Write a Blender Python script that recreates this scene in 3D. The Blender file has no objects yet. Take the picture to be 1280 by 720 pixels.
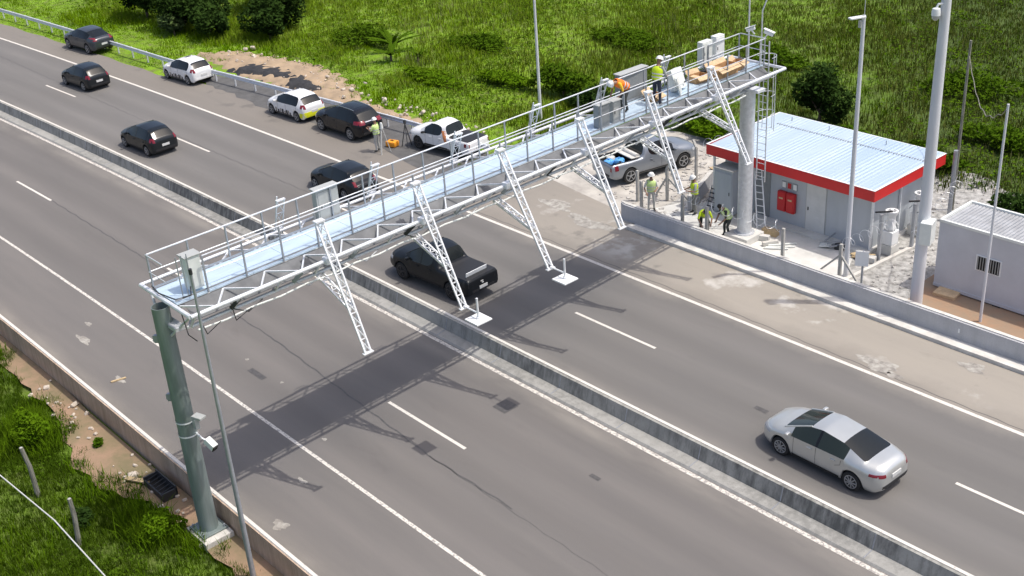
import bpy, bmesh, math, random
import numpy as np
from mathutils import Vector, Matrix
from mathutils.bvhtree import BVHTree
random.seed(7)
rng = np.random.default_rng(11)
S = bpy.context.scene
COL = S.collection

# ------------------------------------------------------------ camera
cam_d = bpy.data.cameras.new('camera'); cam = bpy.data.objects.new('camera', cam_d); COL.objects.link(cam)
yaw, pitch, roll = math.radians(-40.2322), math.radians(27.187), math.radians(4.0657)
f = Vector((math.cos(pitch)*math.cos(yaw), math.cos(pitch)*math.sin(yaw), -math.sin(pitch)))
r = f.cross(Vector((0, 0, 1))).normalized(); d = f.cross(r)
r2 = math.cos(roll)*r + math.sin(roll)*d; d2 = -math.sin(roll)*r + math.cos(roll)*d
cam.matrix_world = Matrix(((r2.x, -d2.x, -f.x, -28.65), (r2.y, -d2.y, -f.y, 24.2), (r2.z, -d2.z, -f.z, 22.3), (0, 0, 0, 1)))
cam_d.sensor_width = 36; cam_d.lens = 1508.3/1280*36; cam_d.clip_start = .5; cam_d.clip_end = 3000
S.camera = cam
# ------------------------------------------------------------ sky, sun, exposure
TS = Vector((-.35, -.28, 1)).normalized()
W = bpy.data.worlds.new('World'); S.world = W; W.use_nodes = True
nt = W.node_tree; nt.nodes.clear()
sky = nt.nodes.new('ShaderNodeTexSky'); sky.sky_type = 'NISHITA'; sky.sun_disc = False; sky.air_density = .7; sky.dust_density = 3.5; sky.ozone_density = .4
sky.sun_elevation = math.asin(TS.z); sky.sun_rotation = math.atan2(TS.x, TS.y)
bg = nt.nodes.new('ShaderNodeBackground'); bg.inputs[1].default_value = .15
wo = nt.nodes.new('ShaderNodeOutputWorld'); nt.links.new(sky.outputs[0], bg.inputs[0]); nt.links.new(bg.outputs[0], wo.inputs[0])
sd = bpy.data.lights.new('sun', 'SUN'); sd.energy = 2.25; sd.angle = math.radians(.6); sd.color = (1, .955, .89)
sun = bpy.data.objects.new('sun', sd); COL.objects.link(sun); sun.rotation_euler = TS.to_track_quat('Z', 'Y').to_euler()
S.view_settings.view_transform = 'Standard'; S.view_settings.look = 'None'
S.view_settings.exposure = .45; S.view_settings.gamma = 1; S.view_settings.use_curve_mapping = False

# ------------------------------------------------------------ materials
def mat(name, col, rough=.6, metal=0, var=.0, scale=3, bump=0, col2=None, coat=0, spec=.5, stretch=None, streak=0):
    m = bpy.data.materials.new(name); m.use_nodes = True; t = m.node_tree; b = t.nodes['Principled BSDF']
    b.inputs['Roughness'].default_value = rough; b.inputs['Metallic'].default_value = metal
    b.inputs['Coat Weight'].default_value = coat; b.inputs['Coat Roughness'].default_value = .05
    b.inputs['Specular IOR Level'].default_value = spec
    b.inputs['Base Color'].default_value = (*col, 1)
    if var or col2 or bump:
        tc = t.nodes.new('ShaderNodeTexCoord'); mp = t.nodes.new('ShaderNodeMapping'); t.links.new(tc.outputs['Object'], mp.inputs[0])
        if stretch: mp.inputs['Scale'].default_value = stretch
        n = t.nodes.new('ShaderNodeTexNoise'); n.inputs['Scale'].default_value = scale; n.inputs['Detail'].default_value = 8; n.inputs['Roughness'].default_value = .65
        t.links.new(mp.outputs[0], n.inputs['Vector'])
        cr = t.nodes.new('ShaderNodeValToRGB'); e = cr.color_ramp.elements
        c2 = col2 or tuple(c*(1-var) for c in col); c1 = col if col2 else tuple(min(1, c*(1+var)) for c in col)
        e[0].position = .36; e[0].color = (*c2, 1); e[1].position = .64; e[1].color = (*c1, 1)
        t.links.new(n.outputs[0], cr.inputs[0]); t.links.new(cr.outputs[0], b.inputs['Base Color'])
        if bump:
            bp = t.nodes.new('ShaderNodeBump'); bp.inputs['Strength'].default_value = bump; bp.inputs['Distance'].default_value = .03
            t.links.new(n.outputs[0], bp.inputs['Height']); t.links.new(bp.outputs[0], b.inputs['Normal'])
    return m

class NT:
    """tiny helper for node graphs"""
    def __init__(s, name, rough=.9):
        s.m = bpy.data.materials.new(name); s.m.use_nodes = True; s.t = s.m.node_tree; s.b = s.t.nodes['Principled BSDF']
        s.b.inputs['Roughness'].default_value = rough
        s.tc = s.t.nodes.new('ShaderNodeTexCoord'); s.P = s.tc.outputs['Object']
        sp = s.t.nodes.new('ShaderNodeSeparateXYZ'); s.L(s.P, sp.inputs[0]); s.x, s.y, s.z = sp.outputs
    def L(s, a, b): s.t.links.new(a, b)
    def noise(s, sc, det=6, stretch=None, rough=.6, off=0):
        mp = s.t.nodes.new('ShaderNodeMapping'); s.L(s.P, mp.inputs[0]); mp.inputs['Location'].default_value = (off, off*.7, 0)
        if stretch: mp.inputs['Scale'].default_value = stretch
        n = s.t.nodes.new('ShaderNodeTexNoise'); n.inputs['Scale'].default_value = sc; n.inputs['Detail'].default_value = det; n.inputs['Roughness'].default_value = rough
        s.L(mp.outputs[0], n.inputs['Vector']); return n.outputs[0]
    def ramp(s, v, a, b, lo=0., hi=1.):
        n = s.t.nodes.new('ShaderNodeMapRange'); n.clamp = True; s.L(v, n.inputs[0])
        n.inputs[1].default_value = a; n.inputs[2].default_value = b; n.inputs[3].default_value = lo; n.inputs[4].default_value = hi; return n.outputs[0]
    def m_(s, op, a, b=None):
        n = s.t.nodes.new('ShaderNodeMath'); n.operation = op
        for i, v in enumerate((a, b)):
            if v is None: continue
            if isinstance(v, (int, float)): n.inputs[i].default_value = v
            else: s.L(v, n.inputs[i])
        return n.outputs[0]
    def mix(s, fac, a, b, mode='MIX'):
        n = s.t.nodes.new('ShaderNodeMix'); n.data_type = 'RGBA'; n.blend_type = mode
        for i, v in ((0, fac), (6, a), (7, b)):
            if isinstance(v, (int, float)): n.inputs[i].default_value = v
            elif isinstance(v, tuple): n.inputs[i].default_value = (*v, 1)
            else: s.L(v, n.inputs[i])
        return n.outputs[2]
    def bump(s, h, st, dist=.02):
        n = s.t.nodes.new('ShaderNodeBump'); n.inputs['Strength'].default_value = st; n.inputs['Distance'].default_value = dist
        s.L(h, n.inputs['Height']); s.L(n.outputs[0], s.b.inputs['Normal'])
    def out(s, c): s.L(c, s.b.inputs['Base Color']); return s.m

def asphalt(name, base, tint, track_ys, shoulder=None, dust=None):
    n = NT(name, .88)
    big = n.noise(.3, 6, (.12, 1.6, 1)); mid = n.noise(1.1, 6, (.16, 1.2, 1), .7, 5); fine = n.noise(55, 3, None, .7)
    c = n.mix(n.ramp(big, .32, .68), base, tint)
    yc = n.m_('SUBTRACT', n.y, n.m_('MULTIPLY', n.m_('POWER', n.m_('MAXIMUM', n.m_('SUBTRACT', n.x, 7.), 0.), 2.), .00055))
    for ty in track_ys:                      # worn wheel tracks along the lanes
        dd = n.m_('ABSOLUTE', n.m_('SUBTRACT', n.m_('ADD', yc, n.m_('MULTIPLY', big, .5)), ty))
        w = n.m_('MULTIPLY', n.ramp(dd, .15, .75, .45, 0), n.ramp(mid, .3, .7, .5, 1.))
        c = n.mix(w, c, tuple(v*.78 for v in base))
    if shoulder is not None:
        sy, scol = shoulder
        c = n.mix(n.m_('MULTIPLY', n.ramp(yc, sy, sy-.15), .8), c, scol)
        dst = n.m_('MULTIPLY', n.ramp(n.x, 16, 6), n.ramp(n.m_('SUBTRACT', yc, n.m_('MULTIPLY', n.noise(.25, 6, None, .65, 51), 3.)), sy-.9, sy-2.6)); c = n.mix(n.m_('MULTIPLY', dst, .8), c, (.33, .30, .255))
        white = n.m_('MULTIPLY', n.ramp(n.noise(.33, 7, (1, 1, 1), .62, 31), .555, .63), n.ramp(yc, sy-.4, sy-1.6))
        white = n.m_('MULTIPLY', white, n.ramp(n.x, 12, 8))
        c = n.mix(n.m_('MULTIPLY', white, .75), c, (.52, .5, .46))
        stain = n.m_('MULTIPLY', n.ramp(n.noise(.5, 6, None, .6, 77), .6, .68), n.ramp(yc, sy-.6, sy-1.4))
        c = n.mix(n.m_('MULTIPLY', stain, .45), c, (.09, .085, .08))
    for (yd, wd) in dust or ():
        dd = n.m_('ABSOLUTE', n.m_('SUBTRACT', yc, yd)); c = n.mix(n.m_('MULTIPLY', n.ramp(dd, wd*.2, wd, .5, 0), n.ramp(n.noise(.9, 6, (.3, 1, 1), .6, 3), .35, .65)), c, (.27, .25, .22))
    oil = n.m_('MULTIPLY', n.ramp(n.noise(.55, 8, (.5, 1.6, 1), .72, 63), .60, .72), .30); c = n.mix(oil, c, (.095, .088, .082))
    sp = n.ramp(n.noise(7, 4, None, .75, 13), .72, .78)
    c = n.mix(n.m_('MULTIPLY', sp, .25), c, (.4, .38, .35))
    c = n.mix(n.ramp(mid, .25, .75), c, n.mix(1.0, c, (1.13, 1.12, 1.1), 'MULTIPLY'))
    c = n.mix(n.ramp(fine, .3, .7), n.mix(1.0, c, (.82, .82, .82), 'MULTIPLY'), n.mix(1.0, c, (1.15, 1.15, 1.15), 'MULTIPLY'))
    n.bump(fine, .35, .01)
    return n.out(c)

M_ = {}
M_['road_r'] = asphalt('asphalt_right', (.140, .134, .126), (.174, .165, .155), (-1.2, -3.0, -5.0, -6.8), (-7.72, (.205, .184, .158)), ((-.5, .8),))
M_['road_l'] = asphalt('asphalt_left', (.136, .128, .120), (.170, .157, .146), (2.0, 3.9, 5.6, 7.4), None, ((1.2, .7), (11.6, .7)))
M_['newasph'] = mat('fresh_asphalt', (.105, .103, .100), .85, var=.18, scale=1.6, bump=.15)
M_['blackasph'] = mat('black_asphalt', (.03, .03, .032), .8, var=.3, scale=5, bump=.5)
M_['seam'] = mat('sealant_and_shadow', (.085, .08, .077), .6, var=.2, scale=6)  # joint and patch colour, also used for a painted antenna panel shadow

def concrete(name, c1, c2, dirt, vz=(0, .7), st=.6):
    n = NT(name, .9)
    a = n.noise(1.3, 7, None, .65); s_ = n.m_('MULTIPLY', n.noise(1.7, 7, (2.4, 2.4, .15), .7, 9), n.ramp(n.noise(.16, 4, None, .6, 21), .3, .65, .72, 1.22)); f_ = n.noise(30, 4)
    c = n.mix(n.ramp(a, .3, .7), c1, c2)
    c = n.mix(n.m_('MULTIPLY', n.ramp(s_, .42, .66), st), c, dirt)
    c = n.mix(n.ramp(f_, .3, .7), n.mix(1., c, (.88, .88, .88), 'MULTIPLY'), c)
    n.bump(f_, .25, .01); return n.out(c)
M_['conc'] = concrete('barrier_concrete', (.42, .41, .37), (.30, .295, .265), (.075, .075, .068), st=.7)
M_['plinth'] = concrete('plinth_concrete', (.42, .41, .38), (.30, .295, .27), (.15, .15, .14), st=.5)
M_['wall'] = concrete('grey_concrete', (.55, .55, .56), (.46, .46, .47), (.34, .34, .34), st=.3)
M_['brownwall'] = concrete('soiled_concrete', (.60, .46, .35), (.48, .35, .25), (.22, .15, .10), st=.5)
M_['kerb'] = mat('kerb_concrete', (.60, .58, .53), .9, var=.14, scale=2, bump=.1)
M_['slab'] = mat('slab_concrete', (.70, .69, .65), .9, scale=.9, col2=(.56, .55, .51), bump=.1)
def road_paint(name, cover):
    n = NT(name, .7); c = n.mix(n.ramp(n.noise(9, 6, None, .75), cover, cover+.08), (.30, .28, .26), (.66, .62, .55)); return n.out(c)
M_['paint'] = road_paint('road_paint', .36)
M_['paintw'] = road_paint('worn_paint', .42)
M_['chip'] = road_paint('chipped_paint', .44)
M_['whitetop'] = road_paint('barrier_top_paint', .33)
M_['galv'] = mat('galvanised_steel', (.62, .64, .66), .42, .35, var=.12, scale=6)
M_['galvbr'] = mat('bright_galvanised', (.74, .76, .78), .45, .25, var=.08, scale=5)
M_['deck'] = mat('deck_plate', (.52, .64, .74), .4, .1, var=.1, scale=2.5, stretch=(1, .2, 1))
M_['post'] = mat('post_steel', (.36, .38, .41), .45, .4, var=.1, scale=6)
M_['plateg'] = mat('grey_plate', (.17, .175, .18), .7, 0, scale=1.4, col2=(.10, .105, .11))
M_['greencol'] = mat('greenish_column', (.17, .21, .20), .45, .3, scale=1.5, col2=(.27, .32, .31), stretch=(2, 2, .25))
M_['cab'] = mat('cabinet_paint', (.42, .43, .41), .45, var=.05)
M_['cabw'] = mat('white_cabinet', (.74, .76, .72), .4, var=.04)
M_['cabd'] = mat('dark_cabinet', (.24, .255, .26), .45, var=.08)
M_['dark'] = mat('dark_plastic', (.03, .032, .035), .5)
M_['cable'] = mat('black_cable', (.02, .02, .022), .6)
M_['cablew'] = mat('pale_cable', (.6, .6, .56), .6)
M_['card'] = mat('cardboard', (.50, .30, .14), .85, var=.15, scale=5)
M_['cardin'] = mat('cardboard_light', (.62, .45, .27), .85, var=.15, scale=5)
M_['white'] = mat('white_paint', (.8, .81, .8), .4, var=.03)
M_['red'] = mat('red_fascia', (.62, .022, .024), .38, var=.06, scale=1)
M_['redbox'] = mat('red_box', (.50, .012, .018), .35)
M_['bwall'] = mat('building_wall', (.47, .50, .53), .6, scale=.8, col2=(.40, .43, .455), stretch=(1, 1, .3))
M_['bdoor'] = mat('building_door', (.58, .59, .58), .55, var=.05)
M_['cont'] = mat('container_wall', (.56, .57, .60), .5, var=.05, scale=1)
M_['croof'] = mat('container_roof', (.40, .41, .42), .5, .2, scale=1.3, col2=(.27, .275, .28))
def roofm():
    n = NT('roof_sheet', .36); n.b.inputs['Metallic'].default_value = .25
    w = n.t.nodes.new('ShaderNodeTexWave'); w.wave_type = 'BANDS'; w.bands_direction = 'X'; w.inputs['Scale'].default_value = 1.4; n.L(n.P, w.inputs[0])
    c = n.mix(n.ramp(n.noise(.5, 6, (1, .3, 1)), .35, .65), (.56, .66, .74), (.46, .58, .70))
    n.bump(w.outputs[1], .35, .04); return n.out(c)
M_['roof'] = roofm()
M_['soil'] = mat('soil', (.42, .31, .20), .95, scale=1.2, col2=(.30, .225, .15), bump=.6)
M_['soilred'] = mat('red_soil', (.38, .23, .14), .95, scale=1.1, col2=(.30, .23, .16), bump=.5)
M_['gravelly'] = mat('gravel_ground', (.50, .49, .46), .95, scale=3.2, col2=(.20, .195, .18), bump=.9)
M_['rubblem'] = mat('rubble_stone', (.42, .40, .37), .95, var=.25, scale=6)
M_['vsoil'] = mat('verge_soil', (.33, .215, .14), .95, scale=.9, col2=(.20, .165, .09), bump=.5)
M_['dustground'] = mat('dusty_ground', (.56, .53, .47), .95, scale=.8, col2=(.36, .335, .30), bump=.3)
M_['wood'] = mat('weathered_wood', (.30, .29, .24), .9, scale=5, col2=(.13, .125, .10), stretch=(3, 3, .4), bump=.4)
M_['timber'] = mat('timber', (.50, .38, .22), .85, var=.15, scale=5)
M_['polec'] = mat('pole_concrete', (.66, .67, .69), .7, var=.09, scale=1.5, stretch=(1, 1, .15))
M_['black'] = mat('black_void', (.012, .012, .012), .8)
M_['fpost'] = mat('fence_post_concrete', (.42, .41, .38), .85, var=.12, scale=4)
M_['orange'] = mat('orange_plastic', (.85, .33, .02), .5)
M_['bark'] = mat('bark', (.13, .10, .07), .95, var=.3, scale=6)
M_['blue'] = mat('blue_plastic', (.12, .38, .75), .4, var=.35, scale=9)

def leafm(name, c1, c2, c3, sc=1.2, trans=.25, far=False, nb=.6):
    n = NT(name, .8)
    c = n.mix(n.ramp(n.noise(sc, 4), .35, .65), c1, c2)
    if far:      # darker herb growth on the right of the meadow, yellower on the left
        q = n.m_('SUBTRACT', n.m_('MULTIPLY', n.noise(.09, 3), 26.), n.m_('ADD', n.x, n.m_('MULTIPLY', n.y, .35)))
        c = n.mix(n.ramp(q, 0., 21., 0., .88), c, (.045, .072, .012)); c = n.mix(n.ramp(q, 4., -12., 0., .85), c, (.20, .34, .006))
    c = n.mix(n.ramp(n.noise(14, 2, None, .5, 3), .35, .7), c, c3)
    n.b.inputs['Specular IOR Level'].default_value = .0
    gm_ = n.t.nodes.new('ShaderNodeNewGeometry'); va = n.t.nodes.new('ShaderNodeVectorMath'); va.operation = 'MULTIPLY_ADD'; n.L(gm_.outputs['Normal'], va.inputs[0]); va.inputs[1].default_value = (nb, nb, nb); va.inputs[2].default_value = (0, 0, 1)
    vn = n.t.nodes.new('ShaderNodeVectorMath'); vn.operation = 'NORMALIZE'; n.L(va.outputs[0], vn.inputs[0]); n.L(vn.outputs[0], n.b.inputs['Normal'])
    tr = n.t.nodes.new('ShaderNodeBsdfTranslucent'); n.L(c, tr.inputs[0]); mx = n.t.nodes.new('ShaderNodeMixShader'); mx.inputs[0].default_value = trans
    n.L(n.b.outputs[0], mx.inputs[1]); n.L(tr.outputs[0], mx.inputs[2]); n.L(mx.outputs[0], n.t.nodes['Material Output'].inputs[0])
    return n.out(c)
M_['grass'] = leafm('meadow_grass', (.10, .18, .003), (.15, .235, .005), (.085, .155, .004), .13, far=True)
M_['grassd'] = leafm('tall_grass', (.085, .15, .004), (.125, .185, .006), (.15, .16, .04), .12, far=True)
M_['grassn'] = leafm('near_grass', (.05, .10, .006), (.085, .14, .008), (.045, .085, .006), .6)
M_['tussock'] = leafm('tussock_grass', (.085, .165, .004), (.12, .20, .008), (.06, .12, .006), .8)
M_['verge'] = leafm('verge_grass', (.13, .27, .002), (.18, .33, .003), (.11, .23, .002), .25)
M_['leafd'] = leafm('dark_leaves', (0.0324, 0.0648, 0.0135), (0.0567, 0.1053, 0.0189), (0.0216, 0.0432, 0.0108), 1.)
M_['leafm'] = leafm('mid_leaves', (.06, .125, .006), (.10, .17, .010), (.045, .09, .006), 1.)
M_['leafb'] = leafm('bright_leaves', (.09, .18, .006), (.14, .23, .010), (.07, .14, .006), 1.)
M_['leafp'] = leafm('pale_leaves', (.14, .20, .07), (.20, .26, .11), (.07, .12, .03), 1.)

# ------------------------------------------------------------ mesh helper
ORG = {}
class MB:
    def __init__(s): s.v = []; s.f = []
    def add(s, v, f):
        o = len(s.v); s.v += [tuple(p) for p in v]; s.f += [tuple(i+o for i in q) for q in f]; return s
    def box(s, c, sz, rz=0, b=0, rx=0, ry=0):
        R = Matrix.Rotation(rz, 3, 'Z') @ Matrix.Rotation(ry, 3, 'Y') @ Matrix.Rotation(rx, 3, 'X'); c = Vector(c)
        h = Vector(sz)/2
        if b <= 0:
            P = [(-1, -1, -1), (1, -1, -1), (1, 1, -1), (-1, 1, -1), (-1, -1, 1), (1, -1, 1), (1, 1, 1), (-1, 1, 1)]
            return s.add([c + R @ Vector((p[0]*h.x, p[1]*h.y, p[2]*h.z)) for p in P],
                         [(0, 3, 2, 1), (4, 5, 6, 7), (0, 1, 5, 4), (1, 2, 6, 5), (2, 3, 7, 6), (3, 0, 4, 7)])
        bm = bmesh.new(); bmesh.ops.create_cube(bm, size=1)
        for v in bm.verts: v.co = Vector((v.co.x*sz[0], v.co.y*sz[1], v.co.z*sz[2]))
        bmesh.ops.bevel(bm, geom=list(bm.edges), offset=b, segments=2, affect='EDGES', profile=.5)
        bm.verts.index_update()
        s.add([c + R @ v.co for v in bm.verts], [[v.index for v in q.verts] for q in bm.faces]); bm.free(); return s
    def bar(s, a, b, w, h=None):
        a, b = Vector(a), Vector(b); d = b-a; L = d.length; h = h or w
        q = d.to_track_quat('Z', 'Y').to_matrix(); c = (a+b)/2
        P = [(-1, -1, -1), (1, -1, -1), (1, 1, -1), (-1, 1, -1), (-1, -1, 1), (1, -1, 1), (1, 1, 1), (-1, 1, 1)]
        return s.add([c + q @ Vector((p[0]*w/2, p[1]*h/2, p[2]*L/2)) for p in P],
                     [(0, 3, 2, 1), (4, 5, 6, 7), (0, 1, 5, 4), (1, 2, 6, 5), (2, 3, 7, 6), (3, 0, 4, 7)])
    def tube(s, pts, r, n=8, cap=True):
        pts = [Vector(p) for p in pts]; rr = r if isinstance(r, (list, tuple)) else [r]*len(pts); o = len(s.v)
        up = None
        for i, p in enumerate(pts):
            d = (pts[min(i+1, len(pts)-1)]-pts[max(i-1, 0)]).normalized()
            if up is None: up = d.orthogonal().normalized()
            up = (up - d*up.dot(d)).normalized(); w = d.cross(up)
            for k in range(n):
                a = 2*math.pi*k/n; s.v.append(tuple(p + (up*math.cos(a)+w*math.sin(a))*rr[i]))
        for i in range(len(pts)-1):
            for k in range(n):
                s.f.append((o+i*n+k, o+i*n+(k+1) % n, o+(i+1)*n+(k+1) % n, o+(i+1)*n+k))
        if cap:
            s.f.append(tuple(o+k for k in reversed(range(n)))); s.f.append(tuple(o+(len(pts)-1)*n+k for k in range(n)))
        return s
    def lathe(s, prof, c, axis='Z', n=20, cap=True):
        o = len(s.v); c = Vector(c)
        for (rr, h) in prof:
            for k in range(n):
                a = 2*math.pi*k/n; p = (rr*math.cos(a), rr*math.sin(a), h)
                if axis == 'Y': p = (p[0], p[2], p[1])
                if axis == 'X': p = (p[2], p[0], p[1])
                s.v.append(tuple(c+Vector(p)))
        for i in range(len(prof)-1):
            for k in range(n): s.f.append((o+i*n+k, o+i*n+(k+1) % n, o+(i+1)*n+(k+1) % n, o+(i+1)*n+k))
        if cap:
            s.f.append(tuple(o+k for k in reversed(range(n)))); s.f.append(tuple(o+(len(prof)-1)*n+k for k in range(n)))
        return s
    def prism(s, poly, z0, z1):
        n = len(poly); o = len(s.v)
        s.v += [(x, y, z0) for x, y in poly] + [(x, y, z1) for x, y in poly]
        s.f.append(tuple(o+i for i in reversed(range(n)))); s.f.append(tuple(o+n+i for i in range(n)))
        for i in range(n): s.f.append((o+i, o+(i+1) % n, o+n+(i+1) % n, o+n+i))
        return s
    def build(s, name, m, parent=None, smooth=False, world=True):
        me = bpy.data.meshes.new(name)
        o0 = Vector((0, 0, 0))
        if parent is not None and world: o0 = ORG.get(parent.name, o0)
        me.from_pydata([tuple(Vector(p)-o0) for p in s.v], [], s.f)
        bm = bmesh.new(); bm.from_mesh(me); bmesh.ops.recalc_face_normals(bm, faces=bm.faces); bm.to_mesh(me); bm.free()
        me.materials.append(M_[m] if isinstance(m, str) else m)
        if smooth: 
            for p in me.polygons: p.use_smooth = True
            try: me.set_sharp_from_angle(angle=math.radians(40))
            except Exception: pass
        ob = bpy.data.objects.new(name, me); COL.objects.link(ob)
        if parent is not None: ob.parent = parent; ORG[ob.name] = o0
        return ob

def tag(o, label=None, cat=None, group=None, kind=None):
    if label: o['label'] = label
    if cat: o['category'] = cat
    if group: o['group'] = group
    if kind: o['kind'] = kind
    return o
def thing(name, label, cat, loc=(0, 0, 0), rz=0, group=None):
    o = bpy.data.objects.new(name, None); COL.objects.link(o); o.location = loc; o.rotation_euler = (0, 0, rz); o.empty_display_size = .3
    ORG[o.name] = Vector(loc); return tag(o, label, cat, group)
def struct(mb, name, m): return tag(mb.build(name, m), kind='structure')
def copy_tree(o, parent=None):
    c = o.copy(); COL.objects.link(c); c.parent = parent
    for ch in list(o.children): copy_tree(ch, c)
    return c
def noise1(x, y, s=1):
    return math.sin(x*1.7*s+y*.9)+math.sin(y*2.3*s-x*.7+1.3)*.7+math.sin(x*4.1*s+y*3.3*s+.4)*.35

# ------------------------------------------------------------ the setting
def cy(x): return .00055*max(0., x-7)**2 if x < 200 else .00055*193**2
def gz(x, y):
    """height of the soil"""
    z = -.06
    if y > 12.05: z = -.42 + .05*noise1(x, y, .6)*min(1, (y-12.05)) + .015*max(0, y-13)
    if y < -24: z += .03*(-24-y)*.3 + .12*noise1(x*.2, y*.2)*min(1, (-24-y)/10)
    return z
xs = sorted(set([-600, -300, -150, -80, -50] + [float(v) for v in np.arange(-30, 110, 1.25)] + [130, 170, 250, 400, 700]))
ys = sorted(set([-700, -400, -250, -160, -120] + [float(v) for v in np.arange(-95, -11.5, 1.5)] + [-9, -5, 0, 5, 10, 11.9, 12.06] + [float(v) for v in np.arange(12.6, 34, .6)] + [50, 100, 300]))
g = MB()
for x in xs:
    for y in ys: g.v.append((x, y, gz(x, y)))
ny = len(ys)
for i in range(len(xs)-1):
    for j in range(ny-1): g.f.append((i*ny+j, (i+1)*ny+j, (i+1)*ny+j+1, i*ny+j+1))
n = NT('grassy_soil', .95)
gc = n.mix(n.ramp(n.noise(.12, 6), .35, .65), (.15, .27, .005), (.19, .33, .007)); gc = n.mix(n.ramp(n.noise(1.5, 6, None, .7), .45, .72), gc, (.13, .12, .05))
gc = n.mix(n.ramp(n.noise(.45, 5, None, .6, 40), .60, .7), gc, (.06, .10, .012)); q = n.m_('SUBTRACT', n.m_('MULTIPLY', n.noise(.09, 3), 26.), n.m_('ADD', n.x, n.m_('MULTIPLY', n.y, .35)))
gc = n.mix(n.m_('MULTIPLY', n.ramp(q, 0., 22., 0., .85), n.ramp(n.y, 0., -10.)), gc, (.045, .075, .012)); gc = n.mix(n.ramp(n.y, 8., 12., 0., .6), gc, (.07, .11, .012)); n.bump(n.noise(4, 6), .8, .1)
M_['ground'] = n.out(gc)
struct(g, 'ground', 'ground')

def strip(name, m, x0, x1, ya, yb, z, z1=None, dx=2.):
    """a sheet (or a solid when z1 is given) running along the curved road"""
    n_ = max(1, int((x1-x0)/dx)); X = [x0+(x1-x0)*i/n_ for i in range(n_+1)]
    fa = ya if callable(ya) else (lambda x: ya); fb = yb if callable(yb) else (lambda x: yb); mb = MB()
    for x in X:
        a, b = fa(x)+cy(x), fb(x)+cy(x)
        mb.v += [(x, a, z), (x, b, z)] + ([(x, b, z1), (x, a, z1)] if z1 is not None else [])
    k = 2 if z1 is None else 4
    for i in range(n_):
        if k == 2: mb.f.append((i*2, i*2+1, i*2+3, i*2+2))
        else:
            for j in range(4): mb.f.append((i*4+j, i*4+(j+1) % 4, (i+1)*4+(j+1) % 4, (i+1)*4+j))
    if k == 4: mb.f += [(0, 1, 2, 3), tuple(n_*4+j for j in (3, 2, 1, 0))]
    return mb
def redge(x):
    if x < 4.8: return -11.28
    if x < 13: return -12.0 - (x-4.8)*.13
    return -13.0 + min(3.2, max(0, (x-26)*.17)) + .08*math.sin(x*1.3)
struct(strip('r', '', -60, 220, -.12, lambda x: redge(x), .0, dx=1), 'road', 'road_r')
struct(strip('l', '', -60, 220, .4, 11.92, .0), 'road', 'road_l')
# fresh asphalt by the guard rail
poly = [(42.3, -11.2), (36, -12.6), (24, -13.25), (15.2, -13.2), (13.6, -12.5), (14.6, -9.4), (18.5, -9.6), (22.6, -10.3), (27, -10.1), (33.0, -9.7), (37, -9.95), (40.2, -9.95), (42.6, -10.2)]
pp = []
for i, p in enumerate(poly):
    q = poly[(i+1) % len(poly)]
    for t in np.linspace(0, 1, 6)[:-1]:
        x, y = p[0]+(q[0]-p[0])*t, p[1]+(q[1]-p[1])*t; pp.append((x, y+.09*noise1(x*3, y*3)))
mb = MB(); mb.v = [(x, y, .004) for x, y in pp]; mb.f = [tuple(range(len(pp)))]; struct(mb, 'asphalt_patch', 'newasph')
# exit apron behind the barrier end, yard slab, gravel, soils
def sheet(poly, z, name, m, wob=.12, sub=6):
    pp = []
    for i, p in enumerate(poly):
        q = poly[(i+1) % len(poly)]
        for t in np.linspace(0, 1, sub+1)[:-1]:
            x, y = p[0]+(q[0]-p[0])*t, p[1]+(q[1]-p[1])*t; pp.append((x+wob*.5*noise1(y*2, x*2), y+wob*noise1(x*2.3, y*2.1)))
    mb = MB(); mb.v = [(x, y, z) for x, y in pp]; mb.f = [tuple(range(len(pp)))]; return struct(mb, name, m)
sheet([(15.5, -13.3), (15, -17), (12.5, -21.5), (4.0, -22.5), (3.4, -12.0), (13, -12.6)], -.012, 'yard_ground', 'dustground', .2)
sheet([(5.4, -16.6), (5.1, -24.5), (-3, -26), (-9.6, -23.5), (-7.5, -15.2), (-8.6, -11.95), (-6, -11.95), (3.5, -11.95), (5.2, -12.3)], -.008, 'yard_gravel', 'gravelly', .15)
sheet([(-7.3, -14.9), (-7.9, -11.95), (-30, -11.95), (-30, -18.6), (-7.6, -18.6)], -.004, 'yard_soil', 'soilred', .1)
sheet([(-4.9, -12.0), (-5.1, -12.8), (-3.6, -15.9), (3.7, -15.9), (4.9, -14.8), (5.9, -12.2), (1, -12.0)], .002, 'yard_slab', 'slab', .03)
sheet([(20, 12.12), (20, 13.0), (14.5, 13.1), (10.5, 13.0), (8.6, 13.5), (6.5, 14.0), (4.5, 14.0), (2.7, 13.3), (-1.2, 13.1), (-6, 13.2), (-12, 13.2), (-12, 12.12)], -.30, 'verge_soil', 'vsoil', .09)

# painted lines
def dashes(yc, start, name='road_marking'):
    k = -4
    while k < 8:
        a = start+16*k; k += 1
        if a+4.1 < -19 or a > 92: continue
        tag(strip('d', '', a, a+4.12, yc-.06, yc+.06, .004, dx=1).build(name, 'paint'), kind='structure')
dashes(-4.08, -3.03); dashes(4.75, -2.77)
struct(strip('e', '', -60, 220, -7.77, -7.61, .004), 'road_marking', 'paint')
struct(strip('e', '', -60, 220, 8.30, 8.42, .004), 'road_marking', 'paintw')
struct(strip('e', '', -60, 220, .80, .96, .004), 'road_marking', 'chip')
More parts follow.
